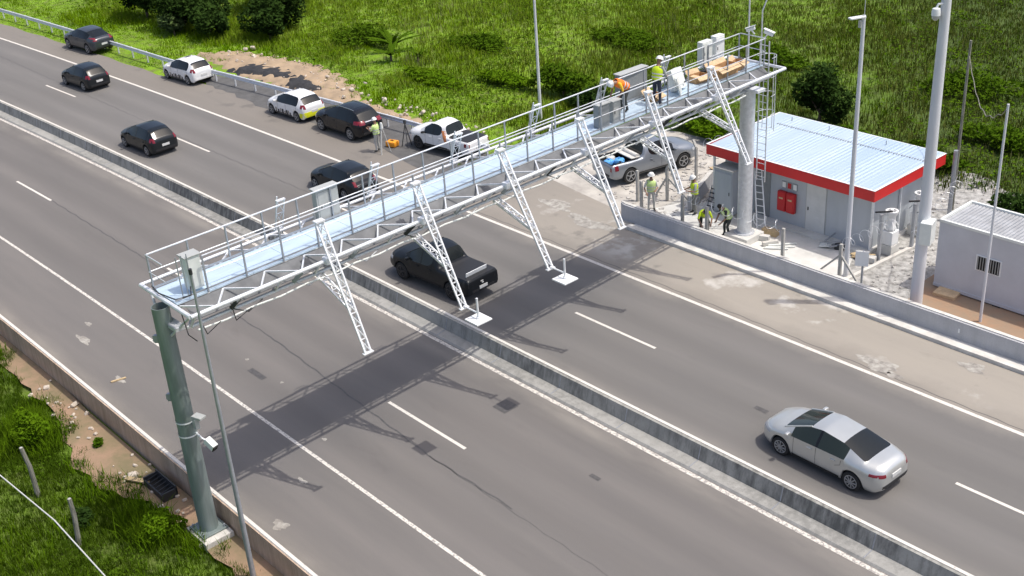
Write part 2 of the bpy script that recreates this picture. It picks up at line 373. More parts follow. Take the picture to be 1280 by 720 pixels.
# sealed joints and loop cuts in the asphalt
for (pts, w) in (([(8.6, 5.05), (4.3, 5.34), (-2.2, 5.8), (-6.2, 5.8)], .03), ([(-1.0, -2.0), (-3.4, -2.05)], .0),
                 ([(30, 5.0), (8.6, 5.05)], .022), ([(60, -3.9), (30, -3.95), (12, -4.2)], .014), ([(14, -7.95), (-4, -8.0), (-18, -7.9)], .016), ([(-2.2, 5.8), (-16, 6.1)], .008)):
    if w:
        mb = MB()
        for (x0, y0), (x1, y1) in zip(pts, pts[1:]):
            L = int(abs(x1-x0)/.4)+1
            prev = None
            for i in range(L+1):
                x, y = x0+(x1-x0)*i/L, y0+(y1-y0)*i/L+.03*math.sin(i*1.9)
                if prev: mb.add([(prev[0], prev[1]-w, .003), (x, y-w, .003), (x, y+w, .003), (prev[0], prev[1]+w, .003)], [(0, 1, 2, 3)])
                prev = (x, y)
        struct(mb, 'road_joint', 'seam')
for (x, y, sx, sy) in ((-1.86, 2.2, .32, .32), (6.5, 6.9, .5, .12), (-6.9, 3.0, .2, .08), (-8.3, -3.4, .25, .1)):  # first square paints an antenna panel's cast shadow; the rest are patches
    mb = MB(); mb.add([(x-sx, y-sy, .005), (x+sx, y-sy, .005), (x+sx, y+sy, .005), (x-sx, y+sy, .005)], [(0, 1, 2, 3)]); struct(mb, 'road_patch_and_shadow', 'seam')
# spilled pale concrete blotches on the asphalt
M_['spill'] = mat('dried_concrete_spill', (.44, .42, .37), .95, scale=3.5, col2=(.22, .20, .178), bump=.2)
for (x, y, a, b, nn) in ((-9.5, -8.35, .75, .35, 9), (-11.96, -10.3, .45, .3, 8), (-10.3, -8.1, .3, .16, 7), (14.0, 10.2, .5, .16, 9), (10.0, 10.6, .34, .10, 8), (-1.7, 11.1, .28, .2, 9),
                         (9.2, -10.9, .9, .45, 10), (6.6, -10.4, 1.3, .4, 12), (7.7, 6.6, .08, .07, 6), (5.3, 6.6, .07, .06, 6), (15.1, 9.5, .22, .10, 7), (1.1, 7.6, .10, .07, 6), (-.3, 9.4, .22, .08, 8)):
    mb = MB(); ph = random.random()*6
    mb.v = [(x+a*math.cos(t)*(1+.22*math.sin(3*t+ph)+.16*math.sin(7*t+ph*2)), y+b*math.sin(t)*(1+.22*math.sin(3*t+ph)+.16*math.sin(5*t)), .006) for t in np.linspace(0, 2*math.pi, nn*4)[:-1]]
    mb.f = [tuple(range(len(mb.v)))]; struct(mb, 'concrete_spill', 'spill')

# median barrier
bar = thing('median_barrier', 'grey concrete barrier with white painted top edge between the two carriageways', 'barrier')
def prof_strip(x0, x1, prof, dx=1.5, jit=0):
    mb = MB(); N = int((x1-x0)/dx); k = len(prof)
    for i in range(N+1):
        x = x0+(x1-x0)*i/N
        for (y, z) in prof: mb.v.append((x, y+cy(x), z))
    for i in range(N):
        for j in range(k): mb.f.append((i*k+j, i*k+(j+1) % k, (i+1)*k+(j+1) % k, (i+1)*k+j))
    mb.f += [tuple(range(k)), tuple(N*k+j for j in reversed(range(k)))]; return mb
prof_strip(-60, 200, [(-.16, 0), (-.10, .58), (.14, .58), (.26, .12), (.26, .0)]).build('barrier_body', 'conc', bar)
prof_strip(-60, 200, [(-.085, .582), (-.085, .60), (.03, .60), (.03, .582)]).build('painted_top', 'whitetop', bar)
prof_strip(-60, 200, [(.262, 0), (.262, .10), (.70, .06), (.76, 0)]).build('plinth', 'plinth', bar)
for i in range(33):
    x = -18+i*3.1; gm = MB()
    gm.box((x, .48+cy(x), .086), (.025, .42, .012), rx=-.09); gm.box((x, .2085+cy(x), .35), (.03, .02, .44), rx=.255)
    gm.build('joint', 'post', bar)
# left wall
lw = thing('low_wall', 'low concrete wall with white painted top along the grassy verge', 'wall')
prof_strip(-60, 200, [(11.90, -.5), (11.90, .56), (12.08, .56), (12.10, -.5)]).build('wall_face', 'brownwall', lw)
prof_strip(-60, 200, [(11.92, .562), (11.92, .595), (12.02, .595), (12.04, .562)]).build('painted_top', 'whitetop', lw)
# right kerb, gutter and wall
rk = thing('retaining_wall', 'grey concrete wall with pale top between shoulder and equipment yard', 'wall')
mb = MB(); mb.prism([(-60, -11.85), (-60, -11.62), (5.6, -11.62), (5.9, -11.75), (5.9, -11.85)], -.1, .74); mb.build('wall_face', 'wall', rk)
mb = MB(); mb.prism([(-60, -11.86), (-60, -11.70), (5.6, -11.70), (5.92, -11.80), (5.92, -11.86)], .742, .78); mb.build('wall_cap', 'kerb', rk)
mb = MB(); mb.prism([(-60, -11.30), (-60, -10.96), (4.9, -10.96), (4.9, -11.30)], -.05, .14); struct(mb, 'kerb', 'kerb')
mb = MB(); mb.prism([(-60, -11.615), (-60, -11.305), (4.9, -11.305), (4.9, -11.615)], -.05, .03); struct(mb, 'gutter', 'slab')
rf = MB().box((-10.65, -11.60, .40), (.05, .03, .16)); tag(rf.build('reflector', 'white'), 'small white reflector fixed to the road face of the yard wall', 'reflector')

# guard rail
gr = thing('guard_rail', 'galvanised steel guard rail bending along the grassy verge behind the parked cars', 'guard rail')
def ry(x): return -13.35 + max(0, x-21)*.079 if x < 45 else -11.45 + (x-45)*.006
prf = [(.0, .76), (.06, .74), (.07, .68), (.01, .63), (.01, .60), (.07, .55), (.06, .49), (0, .46), (-.02, .48), (-.02, .74)]
mb = MB(); X = [16+i*1.5 for i in range(90)]; k = len(prf)
for x in X:
    yb = ry(x)+cy(x)+.55
    for (y, z) in prf: mb.v.append((x, yb+y, z))
for i in range(len(X)-1):
    for j in range(k): mb.f.append((i*k+j, i*k+(j+1) % k, (i+1)*k+(j+1) % k, (i+1)*k+j))
mb.f += [tuple(range(k)), tuple((len(X)-1)*k+j for j in reversed(range(k)))]
mb.build('rail', 'galvbr', gr)
for i in range(34):
    x = 16.3+i*2.0; MB().box((x, ry(x)+cy(x)+.49, .35), (.07, .10, .78)).build('post', 'galv', gr)

# ------------------------------------------------------------ the gantry
def G(y, lx, dz): return Vector((.5-.05*y+lx, y, 7.4+.015*y+dz))
ga = thing('overhead_gantry', 'long galvanised truss gantry with walkway spanning both carriageways', 'gantry', (-.1, 12.8, -.4))
YA, YB = 12.45, -15.15
def chord(name, lx, dz, r=.075, ya=YA, yb=YB, m='galvbr'):
    return MB().tube([G(ya, lx, dz), G(yb, lx, dz)], r, 10).build(name, m, ga, smooth=True)
nt_ = chord('near_top_chord', -1.45, 0, .062); ft_ = chord('far_top_chord', 1.42, 0, .055)
nb_ = chord('near_bottom_chord', -.80, -.62, .055, 12.2, -13.9); fb_ = chord('far_bottom_chord', .85, -.62, .055, 12.2, -13.9)
for nm in ('near_top_chord', 'far_top_chord', 'near_bottom_chord', 'far_bottom_chord'): bpy.data.objects[nm].name = 'chord'
dk = MB()
for i in range(22):
    a, b = YA-.1-(YA-YB-.3)*i/22, YA-.1-(YA-YB-.3)*(i+1)/22+.012
    v = [G(a, -.50, .0), G(a, .80, .0), G(b, .80, .0), G(b, -.50, .0)]
    dk.add([p+Vector((0, 0, .03)) for p in v]+[p-Vector((0, 0, .02)) for p in v], [(0, 1, 2, 3), (7, 6, 5, 4), (0, 4, 5, 1), (1, 5, 6, 2), (2, 6, 7, 3), (3, 7, 4, 0)])
deck = dk.build('deck', 'deck', ga)
for lx in (-.50, .80):
    MB().bar(G(YA-.1, lx, -.09), G(YB+.1, lx, -.09), .12, .05).build('deck_beam', 'plateg', ga)
MB().bar(G(YA-.1, -.47, .10), G(YB+.2, -.47, .10), .012, .05).build('toe_board', 'post', ga)
MB().bar(G(YA-.1, .77, .10), G(YB+.2, .77, .10), .012, .06).build('toe_board', 'post', ga)
MB().add([G(YA-.3, -.53, -.03), G(YB+.3, -.53, -.03), G(YB+.3, -1.02, -.36), G(YA-.3, -1.02, -.36), G(YA-.3, -.53, -.05), G(YB+.3, -.53, -.05), G(YB+.3, -1.02, -.38), G(YA-.3, -1.02, -.38)],
    [(0, 1, 2, 3), (7, 6, 5, 4), (0, 4, 5, 1), (1, 5, 6, 2), (2, 6, 7, 3), (3, 7, 4, 0)]).build('side_plate', 'plateg', ga)
MB().add([G(YA-.3, .83, -.03), G(YB+.3, .83, -.03), G(YB+.3, 1.15, -.3), G(YA-.3, 1.15, -.3), G(YA-.3, .83, -.05), G(YB+.3, .83, -.05), G(YB+.3, 1.15, -.32), G(YA-.3, 1.15, -.32)],
    [(0, 1, 2, 3), (7, 6, 5, 4), (0, 4, 5, 1), (1, 5, 6, 2), (2, 6, 7, 3), (3, 7, 4, 0)]).build('side_plate', 'plateg', ga)
# end frames and lattice braces
for y in (YA, YB): MB().tube([G(y, -1.45, 0), G(y, 1.42, 0)], .065, 8).build('end_frame', 'galvbr', ga)
NB = 19
def br(a, b, w=.045): return MB().bar(a, b, w).build('brace', 'galvbr', ga)
for i in range(NB):
    y0 = 12.3-(26.2)*i/NB; y1 = 12.3-(26.2)*(i+1)/NB; ym = (y0+y1)/2
    a, b = (-1.45, -.55) if i % 2 == 0 else (-.55, -1.45)
    br(G(y0, -.55, -.05), G(ym, -1.45, 0)); br(G(ym, -1.45, 0), G(y1, -.55, -.05))           # top near zigzag
    br(G(y0, 1.42, 0), G(ym, .85, -.05)) if i % 4 else None; br(G(ym, .85, -.05), G(y1, 1.42, 0))                                                       # top far
    br(G(y0, -1.45, 0), G(y0-.1, -.80, -.62), .05)                                             # near web
    if i % 2 == 0: br(G(y0, -.80, -.62), G(y1, .85, -.62), .05)                                # bottom
def cyl(mb, p, r, z0, z1, n=20): return mb.lathe([(r*.0+r, z0), (r, z1)], (p[0], p[1], 0), n=n)
# columns
c1 = MB(); c1.lathe([(.285, -.1), (.245, 7.46)], (-.08, 12.60, 0), n=24, cap=False); c1.lathe([(.26, -.1), (.225, 7.46)], (-.08, 12.60, 0), n=24, cap=False)
c1.lathe([(.245, 7.46), (.225, 7.46)], (-.08, 12.60, 0), n=24, cap=False)
col = c1.build('column', 'greencol', ga, smooth=True); 
MB().box((-.08, 12.60, -.08), (.85, .85, .05), b=.01).build('base_plate', 'greencol', col)
c2 = MB(); c2.lathe([(.31, .0), (.31, 6.62)], (.37, -13.5, 0), n=24); col2 = c2.build('column', 'galv', ga, smooth=True); 
MB().lathe([(.44, .3), (.44, .34)], (.37, -13.5, 0), n=24).build('base_plate', 'galv', col2)
MB().box((-.1, 12.45, 6.93), (1.3, .3, .12), b=.01).build('saddle', 'galv', ga); MB().box((.45, -13.5, 6.68), (1.5, .5, .12), b=.01).build('saddle', 'galvbr', ga)
mb = MB(); mb.tube([G(12.3, -1.2, -.1), (-.3, 12.55, 6.6)], .04); mb.tube([G(12.3, 1.2, -.1), (.12, 12.55, 6.6)], .04); mb.build('knee_brace', 'galv', ga)
# conduit brackets under the bottom chord
for i in range(12):
    y = 11.0-i*2.1
    mb = MB(); mb.bar(G(y, -.95, -.5), G(y-.16, -1.28, -.12), .04, .12); mb.tube([G(y, -.95, -.5), G(y-.5, -1.0, -.78), G(y-1.05, -.9, -.64)], .018, 5); mb.build('conduit_bracket', 'dark' if i % 3 == 0 else 'post', ga)
mb = MB(); mb.tube([G(12.1-.9*i, -.98, -.70-.05*(i % 2)) for i in range(29)], .03, 6); mb.build('conduit', 'cabw', ga)
# handrails
def handrail(lx, ya, yb, m_r):
    hr = MB(); hr.tube([G(ya, lx, 1.1), G(yb, lx, 1.1)], .024, 8); h = hr.build('handrail', m_r, ga, smooth=True)
    MB().tube([G(ya, lx, .58), G(yb, lx, .58)], .016, 6).build('mid_rail', m_r, h)
    N = int(abs(ya-yb)/1.2)
    for i in range(N+1):
        y = ya+(yb-ya)*i/N; MB().bar(G(y, lx, .0), G(y, lx, 1.1), .045, .045).build('post', 'post', h)
    return h
handrail(-.50, 11.35, -15.0, 'galv'); handrail(.80, 12.35, -12.6, 'galvbr')
h3 = handrail(.80, -12.9, -15.0, 'galv')
for y in (12.38, -15.08):
    if y > 0:
        e = MB(); e.tube([G(y, -.50+.35, 1.1), G(y, .80, 1.1)], .022, 6); e.tube([G(y, -.15, .58), G(y, .80, .58)], .016, 6); e.build('end_rail', 'galv', ga)
    else:
        e = MB(); e.tube([G(y, -.50, 1.1), G(y, .8, 1.1)], .022, 6); e.tube([G(y, -.5, .58), G(y, .8, .58)], .016, 6); e.build('end_rail', 'galv', ga)
# camera booms: triangular lattice arms hanging from the near side, small stays on the far side
def lattice(mb, a, b, side, w=.26, r=.02, pitch_=.42, taper=1.):
    a, b = Vector(a), Vector(b); d = (b-a).normalized(); sv = Vector(side).normalized(); nv = d.cross(sv).normalized(); L = (b-a).length
    def pts(t):
        k = w*(1-(1-taper)*t)/2; c = a+(b-a)*t
        return [c+sv*k, c-sv*k, c+nv*k*1.5]
    A, B = pts(0), pts(1)
    for i in range(3): mb.bar(A[i], B[i], r*2)
    N = max(2, int(L/pitch_))
    for i in range(N):
        P, Q = pts(i/N), pts((i+1)/N)
        for (u, v) in ((0, 1), (1, 2), (2, 0)):
            mb.bar(P[u], Q[v] if i % 2 == 0 else Q[v], r*1.15)
        mb.bar(Q[0], Q[1], r*1.15)
boom_y = [7.9, 4.28, .68, -3.1, -6.75, -10.45]; tipx = [-2.76, -2.77, -2.84, -2.44, -1.95, -2.1]
M_['boom'] = mat('white_galvanised', (.80, .81, .82), .45, .15, var=.05, scale=6)
for i, (y, tx) in enumerate(zip(boom_y, tipx)):
    top = G(y, -1.22, 1.15); tip = Vector((tx, y, 5.0))
    mb = MB(); lattice(mb, top, tip, (0, 1, 0), .26, .024, .40, .75)
    mb.box(tip+Vector((0, 0, -.02)), (.12, .34, .03)); mb.box(top, (.2, .3, .05))
    b_ = mb.build('camera_boom', 'boom', ga)
    mid = top+(tip-top)*.66; mb = MB(); lattice(mb, G(y, -.72, -.62), mid+Vector((.02, 0, 0)), (0, 1, 0), .24, .022, .36, .8); mb.build('boom_stay', 'boom', b_)
    MB().box(G(y, -1.50, .03), (.24, .36, .2), b=.01).build('boom_clamp', 'boom', b_)
    if i in (1, 2):
        p = tip+Vector((-.66, .0, -.18))
        MB().tube([tip+Vector((0, 0, .04)), p+Vector((0, 0, .22))], .028, 8).build('bracket_tube', 'boom', b_)
        MB().tube([p, p+Vector((0, 0, .72))], .035, 10).build('antenna_mast', 'boom', b_)
        MB().box(p, (.60, .60, .05), b=.01).build('antenna_panel', 'white', b_)
        MB().lathe([(.07, .0), (.07, .06)], p+Vector((0, 0, .02)), n=12).build('hub', 'boom', b_)
    # stay on the far side
    mb = MB(); lattice(mb, G(y-.15, 1.05, 1.12), G(y-.15, 1.52, -.25), (0, 1, 0), .26, .016, .4, 1.); mb.box(G(y-.15, 1.05, 1.13), (.10, .30, .04)); mb.box(G(y-.15, 1.45, .03), (.12, .3, .1))
    mb.build('far_stay', 'boom', ga)
# things fixed on the gantry: cabinets
def cabinet(name, label, c, sz, m, rz=0, lid=True, group='cabinets on the gantry', door_side='y'):
    t = thing(name, label, 'cabinet', c, rz, group)
    MB().box((0, 0, sz[2]/2), sz, b=.015).build('body', m, t, world=False)
    if lid: MB().box((0, 0, sz[2]+.02), (sz[0]+.08, sz[1]+.08, .035), b=.008).build('roof', 'cab', t, world=False)
    dr = MB().box((-sz[0]/2-.006, 0, sz[2]/2), (.014, sz[1]*.86, sz[2]*.86), b=.004).build('door', m, t, world=False)
    MB().box((-sz[0]/2-.02, sz[1]*.32, sz[2]/2), (.02, .025, .12)).build('handle', 'dark', dr, world=False); return t
cabinet('equipment_cabinet', 'pale tall cabinet with overhanging lid at the left end of the gantry walkway', G(11.55, -.15, .12), (.34, .44, .98), 'cabw')
cabinet('equipment_cabinet', 'large grey cabinet on the far handrail above the dark moving car', G(6.2, .98, -.02), (.26, .80, 1.08), 'cab')
cabinet('equipment_cabinet', 'large dark grey cabinet on the far handrail behind the orange vested worker', G(-8.3, .98, .0), (.28, 1.5, 1.15), 'cabd')
cabinet('equipment_cabinet', 'grey cabinet beside the walkway in front of the bending worker, left of a pair', G(-5.3, -.20, .03), (.28, .55, .85), 'cabd')
cabinet('equipment_cabinet', 'grey cabinet beside the walkway in front of the bending worker, right of a pair', G(-6.0, -.20, .03), (.28, .40, .80), 'cab')
cabinet('equipment_cabinet', 'light grey cabinet on the far handrail near the right end, left of two', G(-12.9, .98, .3), (.28, .62, .95), 'cabw', lid=False)
cabinet('equipment_cabinet', 'white narrow cabinet on the far handrail near the right end, right of two', G(-13.75, .98, .3), (.28, .55, 1.0), 'white', lid=False)
t = thing('open_cabinet', 'tilted light grey enclosure with open door lying on the walkway beside cartons', 'cabinet', G(-10.2, .30, .04), .15)
MB().box((0, 0, .42), (.3, .72, .8), b=.015, ry=.35).build('body', 'cabw', t, world=False); MB().box((-.42, .45, .38), (.05, .6, .72), b=.01, ry=.25, rz=.5).build('door', 'cabw', t, world=False); MB().lathe([(.05, 0), (.05, .02)], (-.3, -.18, .3), 'X', 12).build('gland', 'dark', t, world=False)
def carton(name, label, c, sz, rz, open_=True):
    t = thing(name, label, 'cardboard box', c, rz, 'cardboard boxes on the walkway'); x, y, z = sz; w = .02
    mb = MB(); mb.box((0, 0, w/2), (x, y, w)); mb.box((-x/2, 0, z/2), (w, y, z)); mb.box((x/2, 0, z/2), (w, y, z)); mb.box((0, -y/2, z/2), (x, w, z)); mb.box((0, y/2, z/2), (x, w, z))
    mb.build('body', 'card', t, world=False)
    MB().box((-x/2-.10, 0, z-.04), (.24, y*.96, .015), ry=-.5).build('flap', 'cardin', t, world=False)
    MB().box((x/2+.08, 0, z+.06), (.22, y*.96, .015), ry=-.9).build('flap', 'cardin', t, world=False)
    MB().box((0, y*.2, z*.6), (x*.8, y*.4, z*.5), rz=.2).build('packing', 'cardin', t, world=False)
carton('cardboard_box', 'long brown open carton at the right end of the walkway', G(-12.7, -.08, .04), (.55, 1.35, .42), .05)
carton('cardboard_box', 'small pale open carton holding dark parts beside the open enclosure', G(-11.6, .30, .04), (.5, .7, .25), -.1)
carton('cardboard_box', 'yellowish small carton behind the long brown carton at the walkway end', G(-13.9, .05, .04), (.4, .6, .3), .3)
carton('cardboard_box', 'flattened small carton at the feet of the standing gantry worker', G(-8.75, .25, .04), (.45, .6, .22), .2)
for i, (y, lx, c) in enumerate(((-12.4, .55, 'dark'), (-14.4, .3, 'dark'), (-13.2, .6, 'cabd'))):
    t = thing('tool_bag', ('dark tool bag behind the long brown carton', 'dark bag lying at the far right end of the walkway', 'grey bag lying under the two far cabinets')[i], 'bag', G(y, lx, .04), .4*i, 'bags on the walkway')
    MB().box((0, 0, .12), (.3, .45, .24), b=.07).build('body', c, t, world=False, smooth=True); MB().tube([(0, -.12, .22), (0, -.06, .33), (0, .06, .33), (0, .12, .22)], .012, 6).build('handle', 'cable', t, world=False)
# ladder with cage at the right column
t = thing('access_ladder', 'galvanised caged ladder climbing beside the right gantry column', 'ladder', (.55, -14.7, 0))
for s_ in (-.22, .22): MB().bar((.55+s_, -14.75, 2.2), (.55+s_, -14.75, 8.3), .04).build('rail', 'galv', t)
for i in range(20): MB().tube([(.33, -14.75, 2.4+i*.3), (.77, -14.75, 2.4+i*.3)], .014, 6).build('rung', 'galv', t)
for i in range(5):
    z = 4.4+i*.8; MB().tube([(.55+.36*math.cos(a), -14.78-.62*math.sin(a), z) for a in np.linspace(0, math.pi, 9)], .014, 5).build('cage_hoop', 'galv', t)
for a in (.6, 1.57, 2.5): MB().bar((.55+.36*math.cos(a), -14.78-.62*math.sin(a), 4.4), (.55+.36*math.cos(a), -14.78-.62*math.sin(a), 7.6), .025).build('cage_bar', 'galv', t)
# mast with bent lamp arm at the right end
t = thing('lamp_mast', 'thin bent mast rising from the right end of the gantry', 'pole', G(-15.2, -.2, 0))
p0 = G(-15.2, -.2, 0); MB().tube([p0, p0+Vector((0, 0, 2.15)), p0+Vector((-.25, -.35, 3.3))], .03, 8).build('mast', 'galv', t)
MB().box(p0+Vector((-.3, -.4, 3.32)), (.3, .14, .07), b=.02).build('lamp_head', 'galv', t)
def cctv(name, label, c, rz, rx=0, sc=1., group='cameras on the structures'):
    t = thing(name, label, 'camera', c, rz, group)
    MB().box((0, 0, 0), (.34*sc, .13*sc, .12*sc), b=.02*sc, ry=.35).build('housing', 'white', t, world=False)
    MB().box((.02, 0, .085*sc), (.40*sc, .16*sc, .015), ry=.35).build('sunshield', 'white', t, world=False)
    MB().lathe([(.045*sc, 0), (.045*sc, .02)], (.17*sc, 0, -.06*sc), 'X', 12).build('lens', 'black', t, world=False)
    MB().bar((-.05, 0, -.05*sc), (-.16*sc, 0, -.18*sc), .04*sc).build('bracket', 'galvbr', t, world=False); return t
cctv('surveillance_camera', 'small white camera on the mast at the right end of the gantry', G(-15.35, -.45, 1.25), math.radians(200), sc=1.2)
cctv('surveillance_camera', 'small white camera on the far rail at the right gantry end', G(-15.1, .3, 1.35), math.radians(20), sc=1.1)
# camera and floodlight on the left column
t = thing('traffic_camera', 'white box camera tilted to the road, lower unit on the green column', 'camera', (-.75, 12.35, 3.1))
MB().box((-.78, 12.30, 3.12), (.36, .2, .2), b=.015, ry=-.55, rz=.25).build('housing', 'cabw', t); MB().box((-.945, 12.27, 3.01), (.03, .17, .17), ry=-.55, rz=.25).build('lens', 'black', t)
MB().tube([(-.25, 12.45, 3.35), (-.60, 12.45, 3.3), (-.70, 12.36, 3.2)], .03, 6).build('arm', 'galvbr', t)
MB().lathe([(.285, 3.30), (.285, 3.35)], (-.08, 12.60, 0), n=24, cap=False).build('clamp', 'white', t)
t = thing('traffic_detector', 'white flat detector box clamped on the green column above the tilted camera', 'detector', (-.62, 12.45, 3.8))
MB().box((-.62, 12.42, 4.02), (.36, .24, .08), b=.015, rz=.3).build('housing', 'cab', t); MB().box((-.55, 12.5, 3.80), (.16, .14, .34), b=.01).build('body', 'cab', t)
MB().tube([(-.25, 12.45, 3.7), (-.55, 12.5, 3.6)], .03, 6).build('arm', 'galvbr', t); MB().lathe([(.283, 3.76), (.283, 3.81)], (-.08, 12.60, 0), n=24, cap=False).build('clamp', 'white', t)
for z_, lb in ((4.55, 'small grey junction box on the shaded side of the green column'), (6.45, 'tiny grey junction box near the top of the green column')):
    t = thing('junction_box', lb, 'box', (.0, 12.9, z_)); MB().box((.12, 12.80, z_), (.16, .1, .24), b=.01, rz=.8).build('body', 'post', t); MB().box((.16, 12.845, z_), (.12, .02, .18), rz=.8).build('lid', 'cab', t)
# pedestal of left column
t = thing('column_pedestal', 'pale concrete block carrying the green gantry column beside the low wall', 'pedestal', (-.45, 12.75, -.5))
MB().box((-.15, 12.62, -.32), (1.2, .95, .40), b=.02).build('block', 'kerb', t)
for dx, dy in ((-.34, -.34), (.34, -.34), (-.34, .34), (.34, .34)): MB().lathe([(.03, -.06), (.03, .03)], (-.08+dx, 12.60+dy, 0), n=6).build('anchor_bolt', 'post', t)
t = thing('column_footing', 'concrete footing with rubble at the foot of the right gantry column', 'footing', (.37, -13.5, 0)); MB().box((.37, -13.5, .15), (1.2, 1.2, .30), b=.03).build('block', 'slab', t)

# cables hanging along walkway left end
t = thing('power_cable', 'black cable looping over the left end of the gantry frame', 'cable', G(12.3, 0, .1))
MB().tube([G(12.35, .9, .1), G(12.45, .3, .12), G(12.3, -.4, .10), G(11.9, -.55, .14), G(11.7, -.2, .3), G(11.75, -.1, .5)], .02, 6).build('cable', 'cable', t)
t = thing('power_cable', 'black cables drooping below the left end of the near truss', 'cable', G(12.3, -1.4, -.2))
mb = MB(); mb.tube([G(12.2, -1.3, 0), G(12.0, -1.3, -.75), G(11.4, -1.0, -.72)], .015, 5); mb.tube([G(11.2, -1.4, -.05), G(11.0, -1.15, -.8), G(10.4, -1.0, -.7)], .015, 5); mb.tube([G(12.45, -.9, 0), G(12.5, -1.2, -.6), G(12.2, -1.0, -1.0)], .015, 5); mb.build('cable', 'cable', t)
t = thing('grounding_mast', 'thin steel rods standing beside the pale cabinet at the gantry end', 'rod', G(11.9, -.4, 0))
for dy in (0, .16, .32): MB().tube([G(12.05-dy, -.35, 0), G(12.05-dy, -.35, 1.25)], .018, 5).build('rod', 'post', t)

# ------------------------------------------------------------ poles
def pole(name, label, x, y, z0, z1, r0, r1, m, lean=(0, 0), group=None, n=14):
    t = thing(name, label, 'pole', (x, y, z0), 0, group)
    MB().tube([(x, y, z0), (x+lean[0]*.5, y+lean[1]*.5, (z0+z1)/2), (x+lean[0], y+lean[1], z1)], [r0, (r0+r1)/2, r1], n).build('shaft', m, t, smooth=True); return t
t = pole('camera_pole', 'thick grey pole carrying a junction box beside the white container', -8.1, -13.03, -.1, 12.2, .235, .16, 'polec', n=24)
MB().box((-8.36, -12.88, 3.14), (.42, .62, .86), b=.02, rz=.25).build('junction_box', 'cabw', t)
for z in (2.85, 3.4): MB().lathe([(.235, z), (.235, z+.04)], (-8.1, -13.03, 0), n=20, cap=False).build('strap', 'galvbr', t)
t = thing('dome_camera', 'white dome camera on the left of the thick grey pole top', 'camera', (-8.0, -12.75, 11.2))
mb = MB(); mb.lathe([(.02, 11.32), (.13, 11.28), (.15, 11.16), (.15, 11.05)], (-7.95, -12.70, 0), n=16); mb.build('housing', 'white', t, smooth=True)
mb = MB(); mb.lathe([(.14, 11.05), (.12, 10.94), (.05, 10.88)], (-7.95, -12.70, 0), n=16); mb.build('dome', 'cab', t, smooth=True)
MB().tube([(-8.06, -12.88, 11.42), (-7.98, -12.75, 11.42), (-7.95, -12.70, 11.3)], .04, 8).build('arm', 'white', t)
t = pole('light_pole', 'slim grey pole with small flat lamp head in front of the red edged building', -4.83, -13.3, 0, 10.45, .10, .07, 'polec')
MB().box((-4.75, -13.0, 10.42), (.22, .62, .06), b=.015, rz=-.4).build('lamp_head', 'white', t); MB().tube([(-4.85, -13.3, 10.4), (-4.85, -13.3, 12.4)], .012, 5).build('lightning_rod', 'galv', t); MB().box((-4.78, -13.18, 10.15), (.1, .1, .25)).build('driver_box', 'cab', t)
t = pole('light_pole', 'slim dark pole rising from the verge across the left end of the gantry', -2.84, 12.76, -.4, 9.5, .085, .035, 'post', n=10)
MB().lathe([(.05, 9.4), (.05, 9.55)], (-2.84, 12.76, 0), n=8).build('cap', 'dark', t)
pole('light_pole', 'thin pale pole standing in the meadow left of the orange vested worker', 18.31, -18.47, -.1, 10.5, .09, .05, 'polec')
pole('light_pole', 'thinnest pale pole in the meadow behind the right end of the gantry', 8.5, -24.0, -.1, 8.9, .05, .035, 'polec')
t1_ = pole('utility_pole', 'thin grey pole with dry vine hooked on its top right of the thick pole', -4.63, -21.6, -.1, 7.55, .07, .05, 'wood')
pole('utility_pole', 'thin leaning pale pole standing at the container front', -10.53, -13.35, -.1, 8.3, .055, .04, 'polec')
pole('utility_pole', 'short dark steel pole behind the container near the gravel', -5.1, -20.5, -.1, 3.2, .09, .09, 'post')
P0, P1 = Vector((-4.63, -21.6, 6.9)), Vector((-10.53, -13.35, 8.1)); 
pts = [P0+(P1-P0)*t_+Vector((0, 0, -1.2*math.sin(math.pi*t_)+.05*math.sin(t_*40))) for t_ in np.linspace(0, 1, 30)]
tag(MB().tube(pts, .018, 5).build('overhead_wire', 'wood'), 'thin brown wire sagging between two thin poles at right', 'wire')
# white cable over the verge, bottom left
pts = [Vector((12.0, 16.6, .3)), Vector((6.6, 16.25, .42)), Vector((3.0, 16.0, .45)), Vector((-.5, 16.05, .45)), Vector((-6, 16.2, .5))]
tag(MB().tube(pts, .022, 6).build('fence_wire', 'cablew'), 'white wire stretched over the grass in the lower left corner', 'wire')
for (x, y, h_, ln, lb) in ((5.74, 15.55, 1.5, (.15, .35), 'weathered grey wooden post leaning in the grass, farther of two'), (2.49, 15.65, 1.2, (.1, .18), 'weathered grey wooden post leaning in the grass, nearer of two')):
    t = thing('fence_post', lb, 'post', (x, y, -.4), 0, 'wooden posts in the grass')
    MB().tube([(x, y, -.45), (x+ln[0]*.5, y+ln[1]*.5-.2, h_*.5), (x+ln[0], y+ln[1]-.3, h_)], [.085, .075, .065], 8).build('shaft', 'wood', t, smooth=True); MB().tube([(x+ln[0], y+ln[1]-.3, h_-.01), (x+ln[0], y+ln[1]-.3, h_+.012)], .05, 8).build('cut_top', 'fpost', t)
